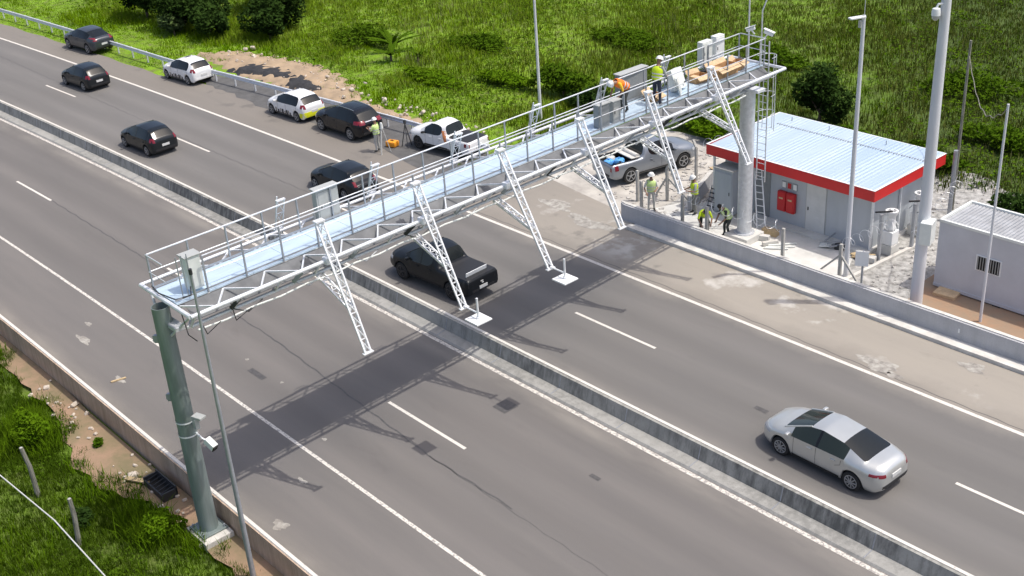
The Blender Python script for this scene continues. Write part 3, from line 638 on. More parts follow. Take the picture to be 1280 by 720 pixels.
# drain
t = thing('drain_box', 'black open drain inlet against the low wall left of the green column', 'drain', (2.9, 12.5, -.4))
mb = MB(); mb.box((3.0, 12.40, -.13), (1.35, .05, .45)); mb.box((3.0, 12.85, -.22), (1.35, .05, .3)); mb.box((2.35, 12.62, -.18), (.05, .5, .38)); mb.box((3.65, 12.62, -.18), (.05, .5, .38)); mb.build('frame', 'dark', t); MB().box((3.0, 12.62, -.27), (1.3, .42, .02)).build('floor', 'black', t)
for i in range(6): MB().bar((2.5+i*.2, 12.42, .02), (2.5+i*.2, 12.85, -.06), .02).build('grate_bar', 'dark', t)
t = thing('wood_plank', 'broken brown board lying beside the black drain', 'board', (4.1, 13.0, -.3)); MB().box((4.0, 12.95, -.22), (.9, .18, .06), rz=.5, b=.01).build('board', 'timber', t)
tag(MB().box((10.0, 10.65, .03), (.55, .07, .05), rz=1.35, b=.01).build('wood_stick', 'timber'), 'pale stick of wood lying on the asphalt near the low wall', 'stick')

# ------------------------------------------------------------ building
B = thing('equipment_building', 'grey equipment building with white sheet roof and bright red fascia', 'building', (-.6, -17.8, 0))
x0, x1, y0, y1 = -4.30, 3.25, -20.2, -15.75
wl = MB(); wl.box(((x0+x1)/2, (y0+y1)/2, 1.28), (x1-x0, y1-y0, 2.56)); wall = wl.build('wall', 'bwall', B)
MB().box((-.5, -17.7, .06), (7.9, 4.8, .12)).build('foundation', 'slab', B)
rx0, rx1, ry0, ry1 = -4.72, 3.78, -20.35, -15.12
rm = MB(); N = 42                                                 # ribbed sheet, rising slightly towards the back
for i in range(N*2+1):
    x = rx0+.04+(rx1-rx0-.08)*i/(N*2); z = .018 if i % 2 else 0
    rm.v += [(x, ry1-.04, 2.955+z), (x, ry0+.04, 3.03+z)]
for i in range(N*2): rm.f.append((i*2, i*2+1, i*2+3, i*2+2))
roof = rm.build('roof', 'roof', B)
for (cx, cyy, sx, sy) in (((rx0+rx1)/2, ry1, rx1-rx0+.05, .05), ((rx0+rx1)/2, ry0, rx1-rx0+.05, .05), (rx0, (ry0+ry1)/2, .05, ry1-ry0-.052), (rx1, (ry0+ry1)/2, .05, ry1-ry0-.052)):
    MB().box((cx, cyy, 2.775), (sx, sy, .47)).build('fascia', 'red', B)
for (cx, cyy, sx, sy) in (((rx0+rx1)/2, ry1, rx1-rx0+.08, .08), ((rx0+rx1)/2, ry0, rx1-rx0+.08, .08), (rx0, (ry0+ry1)/2, .08, ry1-ry0-.085), (rx1, (ry0+ry1)/2, .08, ry1-ry0-.085)):
    MB().box((cx, cyy, 3.018), (sx, sy, .012)).build('flashing', 'white', roof)
MB().box(((rx0+rx1)/2, (ry0+ry1)/2, 2.60), (rx1-rx0-.1, ry1-ry0-.1, .03)).build('soffit', 'cab', B)
mb = MB()
for i in range(60): mb.box((2.9-i*.125, -19.05+.0*i, 3.035), (.05, .10, .035))
mb.build('roof_screws', 'post', roof)
for x in (2.6, .6, -2.3): MB().bar((x, -19.7, 3.03), (x, -19.7, 3.22), .03).build('roof_peg', 'post', roof)
mb = MB()
for x in (1.4, -2.15+.02, -1.12): mb.box((x, -15.742, 1.3), (.02, .012, 2.4))
mb.build('panel_joint', 'cab', wall)
dr = MB().box((-1.62, -15.735, 1.20), (.96, .03, 2.3), b=.006).build('door', 'bdoor', B); MB().box((-1.25, -15.71, 1.1), (.04, .04, .14)).build('handle', 'dark', dr)
dr = MB().box((1.15, -15.735, 1.15), (.8, .03, 2.2)).build('doorway', 'cabd', B)
for x in (-4.35,): MB().bar((x, -15.70, .0), (x, -15.70, 2.54), .09).build('corner_post', 'galvbr', B)
MB().bar((-4.36, -17.7, .0), (-4.36, -17.7, 2.54), .08).build('corner_post', 'galvbr', B)
MB().bar((3.5, -15.3, .0), (3.5, -15.3, 2.54), .08).build('corner_post', 'galvbr', B)
for k, (x, w) in enumerate(((.02, .44), (-.44, .44))):
    t = thing('fire_hose_cabinet', 'red %s fire hose cabinet of the pair on the building wall' % ('left' if k == 0 else 'right'), 'fire cabinet', (x, -15.7, .8), 0, 'red fire cabinets')
    MB().box((x, -15.63, 1.14), (w, .2, .92), b=.05).build('box', 'redbox', t, smooth=True); d_ = MB().box((x, -15.525, 1.14), (w-.08, .015, .80), b=.006).build('door', 'redbox', t)
    MB().box((x, -15.512, 1.30), (.2, .012, .07)).build('label_plate', 'cardin', t)
for k, (x, c, lb) in enumerate(((.02, 'white', 'leftmost small white notice above the fire cabinets'), (-.26, 'redbox', 'middle small red notice above the fire cabinets'), (-.54, 'white', 'rightmost small white notice above the fire cabinets'))):
    t = thing('notice_sign', lb, 'sign', (x, -15.73, 1.85), 0, 'small notices on the building'); MB().box((x, -15.73, 1.86), (.24, .02, .30)).build('frame', 'post', t); MB().box((x, -15.715, 1.86), (.17, .012, .24)).build('panel', c, t)
# grey free-standing cabinet left of the column
t = thing('electrical_cabinet', 'tall grey electrical enclosure at the left corner of the building', 'cabinet', (2.75, -15.3, 0))
MB().box((2.6, -15.2, 1.12), (1.0, .75, 2.05), b=.01).build('body', 'bwall', t); MB().box((2.6, -14.81, 1.1), (.92, .02, 1.85), b=.004).build('door', 'bwall', t); MB().box((2.6, -15.2, 2.17), (1.06, .8, .05)).build('roof', 'cab', t); MB().box((2.25, -14.79, 1.1), (.03, .03, .16)).build('handle', 'dark', t)
# low wall of the yard on the left
t = thing('yard_wall', 'low pale wall enclosing the left side of the equipment yard', 'wall', (4.5, -15.5, 0))
MB().bar((5.2, -17.2, .35), (4.0, -14.2, .35), .18, .7).build('wall_face', 'wall', t); MB().bar((5.2, -17.2, .72), (4.0, -14.2, .72), .20, .05).build('wall_cap', 'kerb', t)
# white ladder leaning on the building
t = thing('leaning_ladder', 'white aluminium ladder leaning on the building right of the column', 'ladder', (.3, -14.9, 0))
a0, b0 = Vector((.30, -14.6, 0)), Vector((1.15, -15.35, 2.5)); sv = Vector((.19, .05, 0))
for s_ in (-1, 1): MB().bar(a0+sv*s_, b0+sv*s_*.8, .05, .03).build('rail', 'white', t)
for i in range(9): 
    p = a0+(b0-a0)*(i+.7)/9.5; MB().bar(p-sv, p+sv, .03, .03).build('rung', 'white', t)
# dark rack left of electrical cabinet
t = thing('cable_rack', 'small dark metal rack leaning beside the grey electrical enclosure', 'rack', (3.45, -15.2, 0))
for x in (3.25, 3.65): MB().bar((x, -15.0, 0), (x, -15.35, 1.0), .04).build('rail', 'post', t)
for i in range(5): MB().bar((3.25, -15.03-.06*i, .12+i*.19), (3.65, -15.03-.06*i, .12+i*.19), .04).build('shelf', 'dark', t)
# two condenser fans at the right wall
def fan(label, x, y):
    t = thing('cooling_unit', label, 'cooling unit', (x, y, 0), 0, 'cooling units beside the building')
    MB().box((x+.05, y-.05, .22), (.62, .62, .44), b=.02).build('plinth', 'slab', t)
    MB().box((x, y, .75), (.50, .50, .60), b=.03).build('base_box', 'white', t)
    mb = MB(); mb.lathe([(.21, 1.10), (.22, 1.16), (.18, 1.25), (.175, 1.66), (.25, 1.80), (.25, 1.88)], (x, y, 0), n=24, cap=False); mb.build('casing', 'white', t, smooth=True)
    mb = MB(); mb.lathe([(.26, 1.90), (.18, 1.90), (.18, 1.87), (.26, 1.87), (.26, 1.90)], (x, y, 0), n=24, cap=False); mb.build('top_ring', 'white', t)
    for k in range(4):
        a = k*math.pi/2+.4; MB().bar((x, y, 1.90), (x+.19*math.cos(a), y+.19*math.sin(a), 1.88), .04, .02).build('fan_blade', 'white', t)
    MB().lathe([(.17, 1.78), (.17, 1.80)], (x, y, 0), n=20).build('mesh_guard', 'post', t)
    MB().lathe([(.07, 1.86), (.07, 1.94)], (x, y, 0), n=12).build('hub', 'white', t)
    for a in (.3, 2.4, 4.5): MB().tube([(x+.18*math.cos(a), y+.18*math.sin(a), 1.45), (x+.42*math.cos(a), y+.42*math.sin(a), 1.12)], .025, 6).build('bracket', 'white', t)
fan('white cylindrical cooling unit beside the building, nearer the road', -4.95, -16.15); fan('white cylindrical cooling unit beside the building, farther from the road', -4.85, -18.45)
for (x, y, lb) in ((-4.98, -15.35, 'dark steel post left of the nearer cooling unit'), (-5.4, -17.1, 'dark steel post between the two cooling units')):
    t = thing('steel_post', lb, 'post', (x, y, 0), 0, 'steel posts by the cooling units'); MB().bar((x, y, 0), (x, y, 2.0), .12).build('shaft', 'post', t); MB().bar((x+.3, y, 2.02), (x-.3, y-.3, 2.12), .08, .05).build('cross_arm', 'dark', t)
# yard debris
def pile(name, label, cat, c, items):
    t = thing(name, label, cat, c)
    for (nm, m, dx, dy, dz, sz, rz, ry_) in items: MB().box((c[0]+dx, c[1]+dy, dz), sz, rz=rz, ry=ry_, b=.008).build(nm, m, t)
    return t
pile('scrap_pile', 'heap of grey metal scraps and pipes on the slab near the building door', 'debris', (-2.9, -15.1, 0), [('pipe', 'post', random.uniform(-.5, .5), random.uniform(-.35, .3), .05+.05*k, (random.uniform(.4, 1.0), .06, .06), random.uniform(0, 3), random.uniform(-.3, .2)) for k in range(7)]+[('sheet', 'cabw', .2, .1, .1, (.5, .4, .03), .4, .15), ('bag', 'dark', -.35, -.1, .12, (.4, .3, .2), .4, 0)])
pile('crate_pile', 'brown timber offcuts and plywood by the building corner', 'debris', (-4.45, -15.1, 0), [('board', 'timber', 0, 0, .1, (.9, .35, .05), .4, .1), ('board', 'cardin', -.1, .3, .16, (.7, .3, .04), -.6, .2), ('board', 'timber', .3, -.2, .08, (.8, .2, .06), 1.2, 0), ('block', 'slab', -.4, .1, .12, (.4, .3, .22), .3, 0)])
pile('block_pile', 'pale blocks and brown timber at the foot of the right column', 'debris', (-.35, -13.9, 0), [('block', 'slab', 0, 0, .12, (.5, .25, .22), .3, 0), ('block', 'timber', .1, -.6, .14, (.7, .3, .26), .1, 0), ('pipe', 'kerb', -.5, .2, .1, (.7, .16, .16), 1.1, 0), ('board', 'cabw', -.9, -.1, .04, (1.2, .1, .05), .9, 0), ('board', 'cabw', -1.0, .15, .04, (1.2, .1, .05), .75, 0), ('board', 'cabw', -.95, .4, .05, (1.0, .1, .05), .6, 0)])
pile('plywood_pile', 'pale plywood sheets lying on rubble in front of the silver pickup', 'debris', (5.6, -19.2, 0), [('sheet', 'cardin', 0, 0, .06, (1.1, .7, .04), .3, .03), ('sheet', 'timber', .4, .5, .1, (1.0, .5, .04), -.4, .05), ('board', 'timber', -.4, -.3, .09, (1.3, .15, .05), .9, 0)])
t = thing('concrete_cover', 'square pale concrete cover on red soil beside the thick pole', 'slab', (-8.6, -14.5, 0)); MB().box((-8.55, -14.45, .05), (.85, .62, .12), rz=.1, b=.015).build('slab', 'cardin', t)
# low concrete ledges dividing the gravel
t = thing('gravel_kerb', 'low pale concrete edging between slab and gravel yard', 'edging', (-5, -15, 0)); MB().bar((-5.05, -12.7, .05), (-5.5, -18.2, .05), .16, .1).build('edging', 'kerb', t)
# fence posts with brackets and razor wire
def fpost(label, x, y, h_, br_=None, top=None):
    t = thing('concrete_post', label, 'post', (x, y, 0), 0, 'concrete fence posts of the yard')
    MB().box((x, y, h_/2), (.12, .12, h_), b=.012).build('shaft', 'fpost', t)
    if top: MB().bar((x, y, h_), (x+top[0], y+top[1], h_+.28), .1).build('angled_top', 'fpost', t)
    if br_:
        for s_ in br_: MB().bar((x, y, h_*.72), (x+s_[0], y+s_[1], .03), .07).build('brace', 'fpost', t)
    return t
fpost('concrete fence post with two slanted braces left of the small white sign', -4.93, -12.7, 1.65, ((1.1, .0), (-.9, -.1)))
fpost('concrete fence post on the slab behind the wall under the razor wire end', -2.32, -12.55, 1.6)
fpost('thick concrete fence post beside the worker with the pale yellow vest', 5.72, -12.9, 1.45, None)
fpost('concrete fence post right of the silver pickup with slanted braces', 5.59, -14.5, 1.6, ((-.9, -.5), (.9, -.3)), (-.4, .3))
fpost('concrete fence post with bent top at the front wheel of the silver pickup', 6.15, -17.2, 1.65, None, (.3, -.12))
fpost('slim concrete fence post right of the crouching worker', 1.55, -12.45, 1.5); fpost('concrete fence post left of the crouching worker behind the wall', 3.12, -12.7, 1.5)
fpost('slim concrete fence post behind the silver pickup near the apron', 6.6, -13.6, 1.5)
def coil(label, a, b, r_, turns):
    a, b = Vector(a), Vector(b); d_ = (b-a).normalized(); u = d_.orthogonal().normalized(); w = d_.cross(u)
    pts = [a+(b-a)*t_+u*r_*math.cos(t_*turns*6.283)+w*r_*math.sin(t_*turns*6.283) for t_ in np.linspace(0, 1, turns*14)]
    tag(MB().tube(pts, .009, 4, False).build('razor_wire', 'galv'), label, 'razor wire', 'razor wire coils')
coil('razor wire coil above the wall between column and slab fence post', (1.5, -12.5, 1.55), (-2.3, -12.55, 1.65), .22, 7)
coil('razor wire coil standing behind the workers left of the column', (3.1, -12.8, 1.5), (1.6, -12.5, 1.5), .20, 4)
coil('razor wire coil on the meadow fence behind the silver pickup', (6.1, -17.6, 1.7), (4.6, -22.5, 1.8), .22, 9)
coil('razor wire coil between the braced post and the cooling units', (-4.95, -12.8, 1.6), (-5.4, -15.6, 1.7), .2, 6)
coil('razor wire coil over the gravel behind the thick pole', (-5.4, -20.6, 1.9), (-6.9, -14.6, 1.9), .2, 9)
# small sign on post
t = thing('yard_sign', 'small white sign panel on a dark post behind the wall', 'sign', (-5.99, -12.6, 0)); MB().bar((-5.99, -12.6, 0), (-5.99, -12.6, 1.75), .06).build('post', 'post', t); MB().box((-5.97, -12.55, 1.40), (.5, .03, .62), rz=.5, b=.004).build('panel', 'white', t)
# container
C = thing('site_container', 'light grey site container with barred window and grey ribbed roof', 'container', (-10.8, -16, 0))
X0, X1, Y0, Y1 = -13.86, -7.80, -17.0, -14.75
cw = MB(); cw.box(((X0+X1)/2, (Y0+Y1)/2, 1.44), (X1-X0, Y1-Y0, 2.6), b=.01); cwall = cw.build('wall', 'cont', C)
MB().box(((X0+X1)/2, Y1+.005, .11), (X1-X0, .05, .12)).build('base_rail', 'cont', C)
for x in (-8.2, -10.4, -12.8): MB().box((x, Y1-.15, .04), (.3, .35, .1)).build('foot_block', 'black', C)
for (cx, cyy, sx, sy) in (((X0+X1)/2, Y1-.02, X1-X0, .1), ((X0+X1)/2, Y0+.02, X1-X0, .1), (X0+.03, (Y0+Y1)/2, .1, Y1-Y0-.145), (X1-.03, (Y0+Y1)/2, .1, Y1-Y0-.145)):
    MB().box((cx, cyy, 2.79), (sx, sy, .10)).build('top_rail', 'cabw', C)
rm = MB(); N = 40
for i in range(N*2+1):
    x = X0+.08+(X1-X0-.16)*i/(N*2); z = 2.785 if i % 2 else 2.755
    rm.v += [(x, Y0+.07, z), (x, Y1-.07, z)]
for i in range(N*2): rm.f.append((i*2, i*2+1, i*2+3, i*2+2))
rm.build('roof', 'croof', C)
wf = MB(); wf.box((-9.90, Y1+.012, 1.55), (1.0, .03, .62)); win = wf.build('window', 'white', C)
MB().box((-9.67, Y1+.03, 1.55), (.42, .012, .54)).build('pane', 'black', win); MB().box((-10.13, Y1+.03, 1.55), (.42, .012, .54)).build('pane', 'black', win)
for i in range(9): MB().bar((-9.50-i*.10, Y1+.05, 1.27), (-9.50-i*.10, Y1+.05, 1.83), .022).build('window_bar', 'cab', win)

# spoil heap and black asphalt dumps beyond the guard rail
def mound(name, poly, h_, m, z0=-.05, label=None, cat=None, kind=None, seed=0, sc=1.):
    xs_ = [p[0] for p in poly]; ys_ = [p[1] for p in poly]
    def inside(x, y):
        c = False; dmin = 9
        for i in range(len(poly)):
            (ax, ay), (bx, by) = poly[i], poly[(i+1) % len(poly)]
            if (ay > y) != (by > y) and x < (bx-ax)*(y-ay)/(by-ay)+ax: c = not c
            L = (bx-ax)**2+(by-ay)**2; t_ = max(0, min(1, ((x-ax)*(bx-ax)+(y-ay)*(by-ay))/L)); dmin = min(dmin, math.hypot(x-ax-t_*(bx-ax), y-ay-t_*(by-ay)))
        return dmin if c else -dmin
    st = .25; nx = int((max(xs_)-min(xs_)+2)/st); nyy = int((max(ys_)-min(ys_)+2)/st); mb = MB()
    for i in range(nx+1):
        for j in range(nyy+1):
            x = min(xs_)-1+i*st; y = min(ys_)-1+j*st; dd = inside(x, y)+.18*noise1(x*3+seed, y*3)
            z = z0-.25 + (.25+.05 if dd > 0 else .25*math.exp(dd*4)) + (h_*min(1, dd/1.5)**.8*(.6+.4*noise1(x*2.1+seed, y*1.7)*.5)+.05*noise1(x*9, y*8+seed) if dd > 0 else 0)
            mb.v.append((x, y, z))
    for i in range(nx):
        for j in range(nyy): mb.f.append((i*(nyy+1)+j, (i+1)*(nyy+1)+j, (i+1)*(nyy+1)+j+1, i*(nyy+1)+j+1))
    o = mb.build(name, m, smooth=True); tag(o, label, cat, None, kind); return o
mound('soil_bank', [(47.5, -13.1), (45.2, -15.3), (41.4, -16.2), (37.6, -16.8), (34, -16.2), (31.5, -15.4), (29.5, -14.3), (24.5, -14.3), (19.5, -14.6), (18.0, -14.2), (24.5, -13.45), (31.5, -13.0), (40, -12.4)], .28, 'soil', kind='structure')
t = mound('asphalt_heap', [(41.6, -12.75), (41.0, -14.3), (38.6, -14.7), (36.0, -14.1), (37.5, -13.3), (40.5, -12.6)], .32, 'blackasph', .10, 'larger heap of black asphalt millings dumped beyond the guard rail', 'heap', seed=3); t['group'] = 'asphalt heaps'
t = mound('asphalt_heap', [(36.2, -13.2), (36.0, -14.3), (33.2, -13.95), (33.6, -13.1)], .22, 'blackasph', .16, 'smaller heap of black asphalt millings dumped nearer the parked cars', 'heap', seed=8); t['group'] = 'asphalt heaps'
rk_ = MB()
for k in range(240):
    if k < 150: x = random.uniform(19, 46); y = -14.3+random.uniform(-1, .9)-(1.2 if x > 31 else 0)*random.random()
    elif k < 200: x = random.uniform(-1, 13); y = random.uniform(12.2, 13.4)
    else: x = random.uniform(-8, 6); y = random.uniform(-25, -21)
    z = {True: .15, False: -.28}[y < 0] if k < 200 else 0; s_ = random.uniform(.04, .16) if random.random() < .85 else random.uniform(.15, .3)
    rk_.box((x, y, z), (s_*random.uniform(.7, 1.4), s_, s_*.7), rz=random.random()*3, rx=random.random(), b=s_*.2)
M_['stone'] = mat('pale_stone', (.55, .48, .40), .9, var=.2, scale=8)
tag(rk_.build('stones', 'stone'), kind='stuff')
# light rubble on gravel yard
rb = MB()
for k in range(900):
    x = random.uniform(-9, 5.2); y = random.uniform(-25, -12.2)
    if (y > -16.0 and -5 < x) or (x < -7.6) or (-5.6 < x < 3.6 and -20.4 < y): continue
    s_ = random.uniform(.03, .12); rb.box((x, y, .0), (s_*1.3, s_, s_*.7), rz=random.random()*3, rx=random.random())
for k in range(500):
    x = random.uniform(3.8, 8.5); y = random.uniform(-22, -13); s_ = random.uniform(.03, .14); rb.box((x, y, .0), (s_*1.6, s_, s_*.5), rz=random.random()*3)
tag(rb.build('rubble', 'rubblem'), kind='stuff')

# ------------------------------------------------------------ vegetation
def soup(name, V, F4, m, parent=None):
    me = bpy.data.meshes.new(name); V = np.asarray(V, np.float32); F4 = np.asarray(F4, np.int32)
    if parent is not None: V = V-np.array(ORG.get(parent.name, (0, 0, 0)), np.float32)
    me.vertices.add(len(V)); me.vertices.foreach_set('co', V.ravel()); nf, k = F4.shape
    me.loops.add(nf*k); me.loops.foreach_set('vertex_index', F4.ravel()); me.polygons.add(nf)
    me.polygons.foreach_set('loop_start', np.arange(0, nf*k, k, dtype=np.int32)); me.polygons.foreach_set('loop_total', np.full(nf, k, np.int32))
    me.update(calc_edges=True); me.materials.append(M_[m]); o = bpy.data.objects.new(name, me); COL.objects.link(o)
    if parent is not None: o.parent = parent
    return o
def blades(px, py, pz, hgt, wid, lean=.45, per=6, spread=.12):
    n_ = len(px); N = n_*per; bx = np.repeat(px, per)+rng.normal(0, spread, N); by = np.repeat(py, per)+rng.normal(0, spread, N); bz = np.repeat(pz, per)
    h_ = np.repeat(hgt, per)*rng.uniform(.6, 1.15, N); w = wid*rng.uniform(.6, 1.3, N); a = rng.uniform(0, 6.283, N); la = rng.uniform(0, 6.283, N); ll = lean*rng.uniform(.2, 1, N)*h_
    dx, dy = np.cos(a)*w/2, np.sin(a)*w/2; mx, my = bx+np.cos(la)*ll*.35, by+np.sin(la)*ll*.35; tx, ty = bx+np.cos(la)*ll, by+np.sin(la)*ll
    V = np.stack([np.stack([bx-dx, by-dy, bz-.03], 1), np.stack([bx+dx, by+dy, bz-.03], 1), np.stack([mx+dx*.8, my+dy*.8, bz+h_*.6], 1), np.stack([mx-dx*.8, my-dy*.8, bz+h_*.6], 1), np.stack([tx, ty, bz+h_], 1)], 1).reshape(-1, 3)
    b0 = np.arange(N)*5; F = np.concatenate([np.stack([b0, b0+1, b0+2, b0+2], 1)[:, :3], np.stack([b0, b0+2, b0+3], 1), np.stack([b0+3, b0+2, b0+4], 1)]); return V, F
def pn(x, y, s=1.): return np.sin(x*.37*s+y*.21*s)+np.sin(y*.53*s-x*.19*s+1.3)*.8+np.sin(x*.91*s+y*1.13*s+.4)*.5+np.sin(x*2.3*s-y*1.9*s)*.3
gzv = np.vectorize(gz)
# tall meadow
def meadow(n_, x0, x1, y0, y1, cond, hf, wid, m, name='grass', per=6, spread=.15, lean=.45):
    x = rng.uniform(x0, x1, n_); y = rng.uniform(y0, y1, n_); k = cond(x, y); x, y = x[k], y[k]
    z = gzv(x, y); V, F = blades(x, y, z, hf(x, y), wid, lean, per, spread); return tag(soup(name, V, F, m), kind='stuff')
def rail_y(x): return -12.8 + np.maximum(0, x-21)*.079*(x < 45) + (x >= 45)*1.9 + .00055*np.maximum(0, x-7)**2
def vis(x, y):   # broadly what the camera can see of the meadow
    return (y < -.62*(x+60)*.0+(-11)) & (y > -62-(x-20)*.1) & (x > -14+(-22-y)*-.15) 
yard = lambda x, y: (x < 15.5) & (y > -23.2-1.2*np.sin(x)) & (x > -12) | (x <= -7) & (y > -19)
def in_soil(x, y): return (x > 18) & (x < 47) & (y > np.where(x > 31, -16.3, -14.5)+.4*np.sin(x*1.7)) 
meadow(44000, -14, 90, -70, -11, lambda x, y: vis(x, y) & ~yard(x, y) & ~in_soil(x, y) & (y < rail_y(x)-np.where(x > 22, 5.5, 3.5)+pn(x, y)*.7) & (pn(x*.5, y*.5) > -1.6), lambda x, y: .36+.10*pn(x, y)+.1*rng.random(len(x)), .038, 'grassd', per=7, spread=.22)
meadow(40000, -14, 90, -70, -11, lambda x, y: vis(x, y) & ~yard(x, y) & ~in_soil(x, y) & (pn(x*1.3, y*1.4) > -.4), lambda x, y: .30+.07*pn(x, y), .042, 'grass', per=6, spread=.2)
meadow(34000, 12, 100, -26, -8, lambda x, y: (y < rail_y(x)+np.where(x > 47, .9, -.15)) & (y > rail_y(x)-9) & ~in_soil(x, y) & ~(yard(x, y)), lambda x, y: .08+.025*pn(x, y), .035, 'verge', per=5, spread=.12)
meadow(2600, 17, 48, -18, -13, lambda x, y: in_soil(x, y) & (pn(x*3+2, y*4)+(rail_y(x)-y-2.2)*1.4 > .9), lambda x, y: .2+.03*pn(x, y), .04, 'verge', per=6, spread=.1)
# tall tussocks on the near verge
meadow(9000, -9, 22, 12.6, 22, lambda x, y: (((x-1.6)/1.3)**2+((y-13.9)/.8)**2 < 1) | (((x-9.2)/1.7)**2+((y-14.3)/.8)**2 < 1) | (((x+.2)/1.0)**2+((y-13.35)/.32)**2 < 1), lambda x, y: .75+.06*pn(x*4, y*4), .024, 'tussock', per=8, spread=.10, lean=.75)
# pale seeding stalks
M_['straw'] = mat('straw', (.28, .26, .11), .9, var=.2, scale=5)
meadow(2600, -14, 80, -66, -20, lambda x, y: vis(x, y) & ~yard(x, y) & (pn(x*.8+4, y*.8) > .5), lambda x, y: .75+.12*pn(x, y), .020, 'straw', per=4, spread=.25, lean=.2)
# near verge, lower left
soilm = lambda x, y: (y < 12.95+.35*np.sin(x*1.1)+.25*np.sin(x*2.7)+np.exp(-((x-6)/2.4)**2)*.75) 
meadow(26000, -9, 22, 12.25, 22, lambda x, y: ~soilm(x, y), lambda x, y: .26+.07*pn(x*2, y*2), .018, 'grassn', per=7, spread=.07)
meadow(4200, -9, 22, 12.6, 22, lambda x, y: ~soilm(x, y) & (pn(x*3, y*3) > .4), lambda x, y: .5+.1*pn(x*2, y*2), .03, 'tussock', per=6, spread=.1, lean=.7)
meadow(3400, -9, 20, 12.3, 14.2, lambda x, y: soilm(x, y) & (pn(x*3+2, y*5)+(y-12.9)*2.2 > .5), lambda x, y: .12+.02*pn(x, y), .02, 'grassn', per=6, spread=.06)
def bush(name, label, cat, x, y, rx, ry_, h_, m, n_, leaf=.16, lobes=9, trunk=True, z0=None, group=None, low=.0):
    z0 = gz(x, y) if z0 is None else z0; t = thing(name, label, cat, (x, y, z0), 0, group)
    L = []
    for k in range(lobes):
        a = random.uniform(0, 6.283); q = random.uniform(.0, .72); L.append((x+math.cos(a)*rx*q, y+math.sin(a)*ry_*q, z0+low+(h_-low)*random.uniform(.3, .78), rx*random.uniform(.28, .5), ry_*random.uniform(.28, .5), (h_-low)*random.uniform(.2, .34)))
    if trunk:
        mb = MB(); mb.tube([(x, y, z0-.05), (x+.05, y, z0+h_*.3)], [.05+.02*h_, .04+.012*h_], 7)
        for l in L: mb.tube([(x+.05, y, z0+h_*.25), ((x+l[0])/2, (y+l[1])/2, z0+h_*.42), l[:3]], [.035+.008*h_, .025+.005*h_, .012], 5)
        mb.build('trunk' if h_ > 2 else 'stem', 'bark', t, smooth=True)
    idx = rng.integers(0, lobes, n_); L = np.array(L)[idx]; u = rng.normal(0, 1, (n_, 3)); u /= np.linalg.norm(u, axis=1)[:, None]; rad = rng.uniform(.35, 1., n_)**.45*rng.uniform(.85, 1.15, n_)
    c = L[:, :3]+u*L[:, 3:]*rad[:, None]; c[:, 2] = np.maximum(c[:, 2], z0+.03)
    a = rng.normal(0, 1, (n_, 3)); a[:, 2] *= .5; a /= np.linalg.norm(a, axis=1)[:, None]; b = np.cross(a, rng.normal(0, 1, (n_, 3))+u*0); b /= np.linalg.norm(b, axis=1)[:, None]
    s_ = leaf*rng.uniform(.6, 1.4, n_)[:, None]; V = np.stack([c-a*s_, c+b*s_*.42, c+a*s_, c-b*s_*.42], 1).reshape(-1, 3); F = np.arange(n_*4).reshape(-1, 4)
    soup('crown' if h_ > 2 else 'foliage', V, F, m, t); return t
# dark thicket at the top left
for k, (x, y, rx, ry_, h_, m, n_, lb) in enumerate((
    (60.0, -15.9, 3.2, 2.5, 3.8, 'leafd', 6500, 'dark leafy tree at the left end of the thicket'),
    (55.2, -16.6, 3.4, 2.7, 4.4, 'leafd', 8000, 'large dark tree in the middle of the thicket at top left'),
    (53.2, -14.6, 1.2, .9, 1.8, 'leafp', 1500, 'pale speckled bush at the front of the dark thicket'),
    (48.0, -20.2, 3.4, 3.0, 4.8, 'leafd', 8000, 'dark rounded tree at the right end of the thicket'),
    (50.8, -16.2, 2.6, 1.5, 2.6, 'leafd', 5000, 'low dark bush in front of the thicket by the guard rail'),
    (45.8, -18.2, 2.3, 1.9, 3.0, 'leafd', 4500, 'dark leafy low tree beside the soil bank'),
    (62.0, -20.5, 3.0, 2.6, 4.2, 'leafd', 4000, 'dark tree at the back of the thicket'),
    (54.0, -23.0, 3.2, 2.6, 4.6, 'leafd', 4500, 'dark tree cut by the top edge behind the thicket'))):
    bush('broadleaf_tree', lb, 'tree', x, y, rx, ry_, h_, m, n_, .17, 13, True, None, 'trees of the dark thicket', .1)
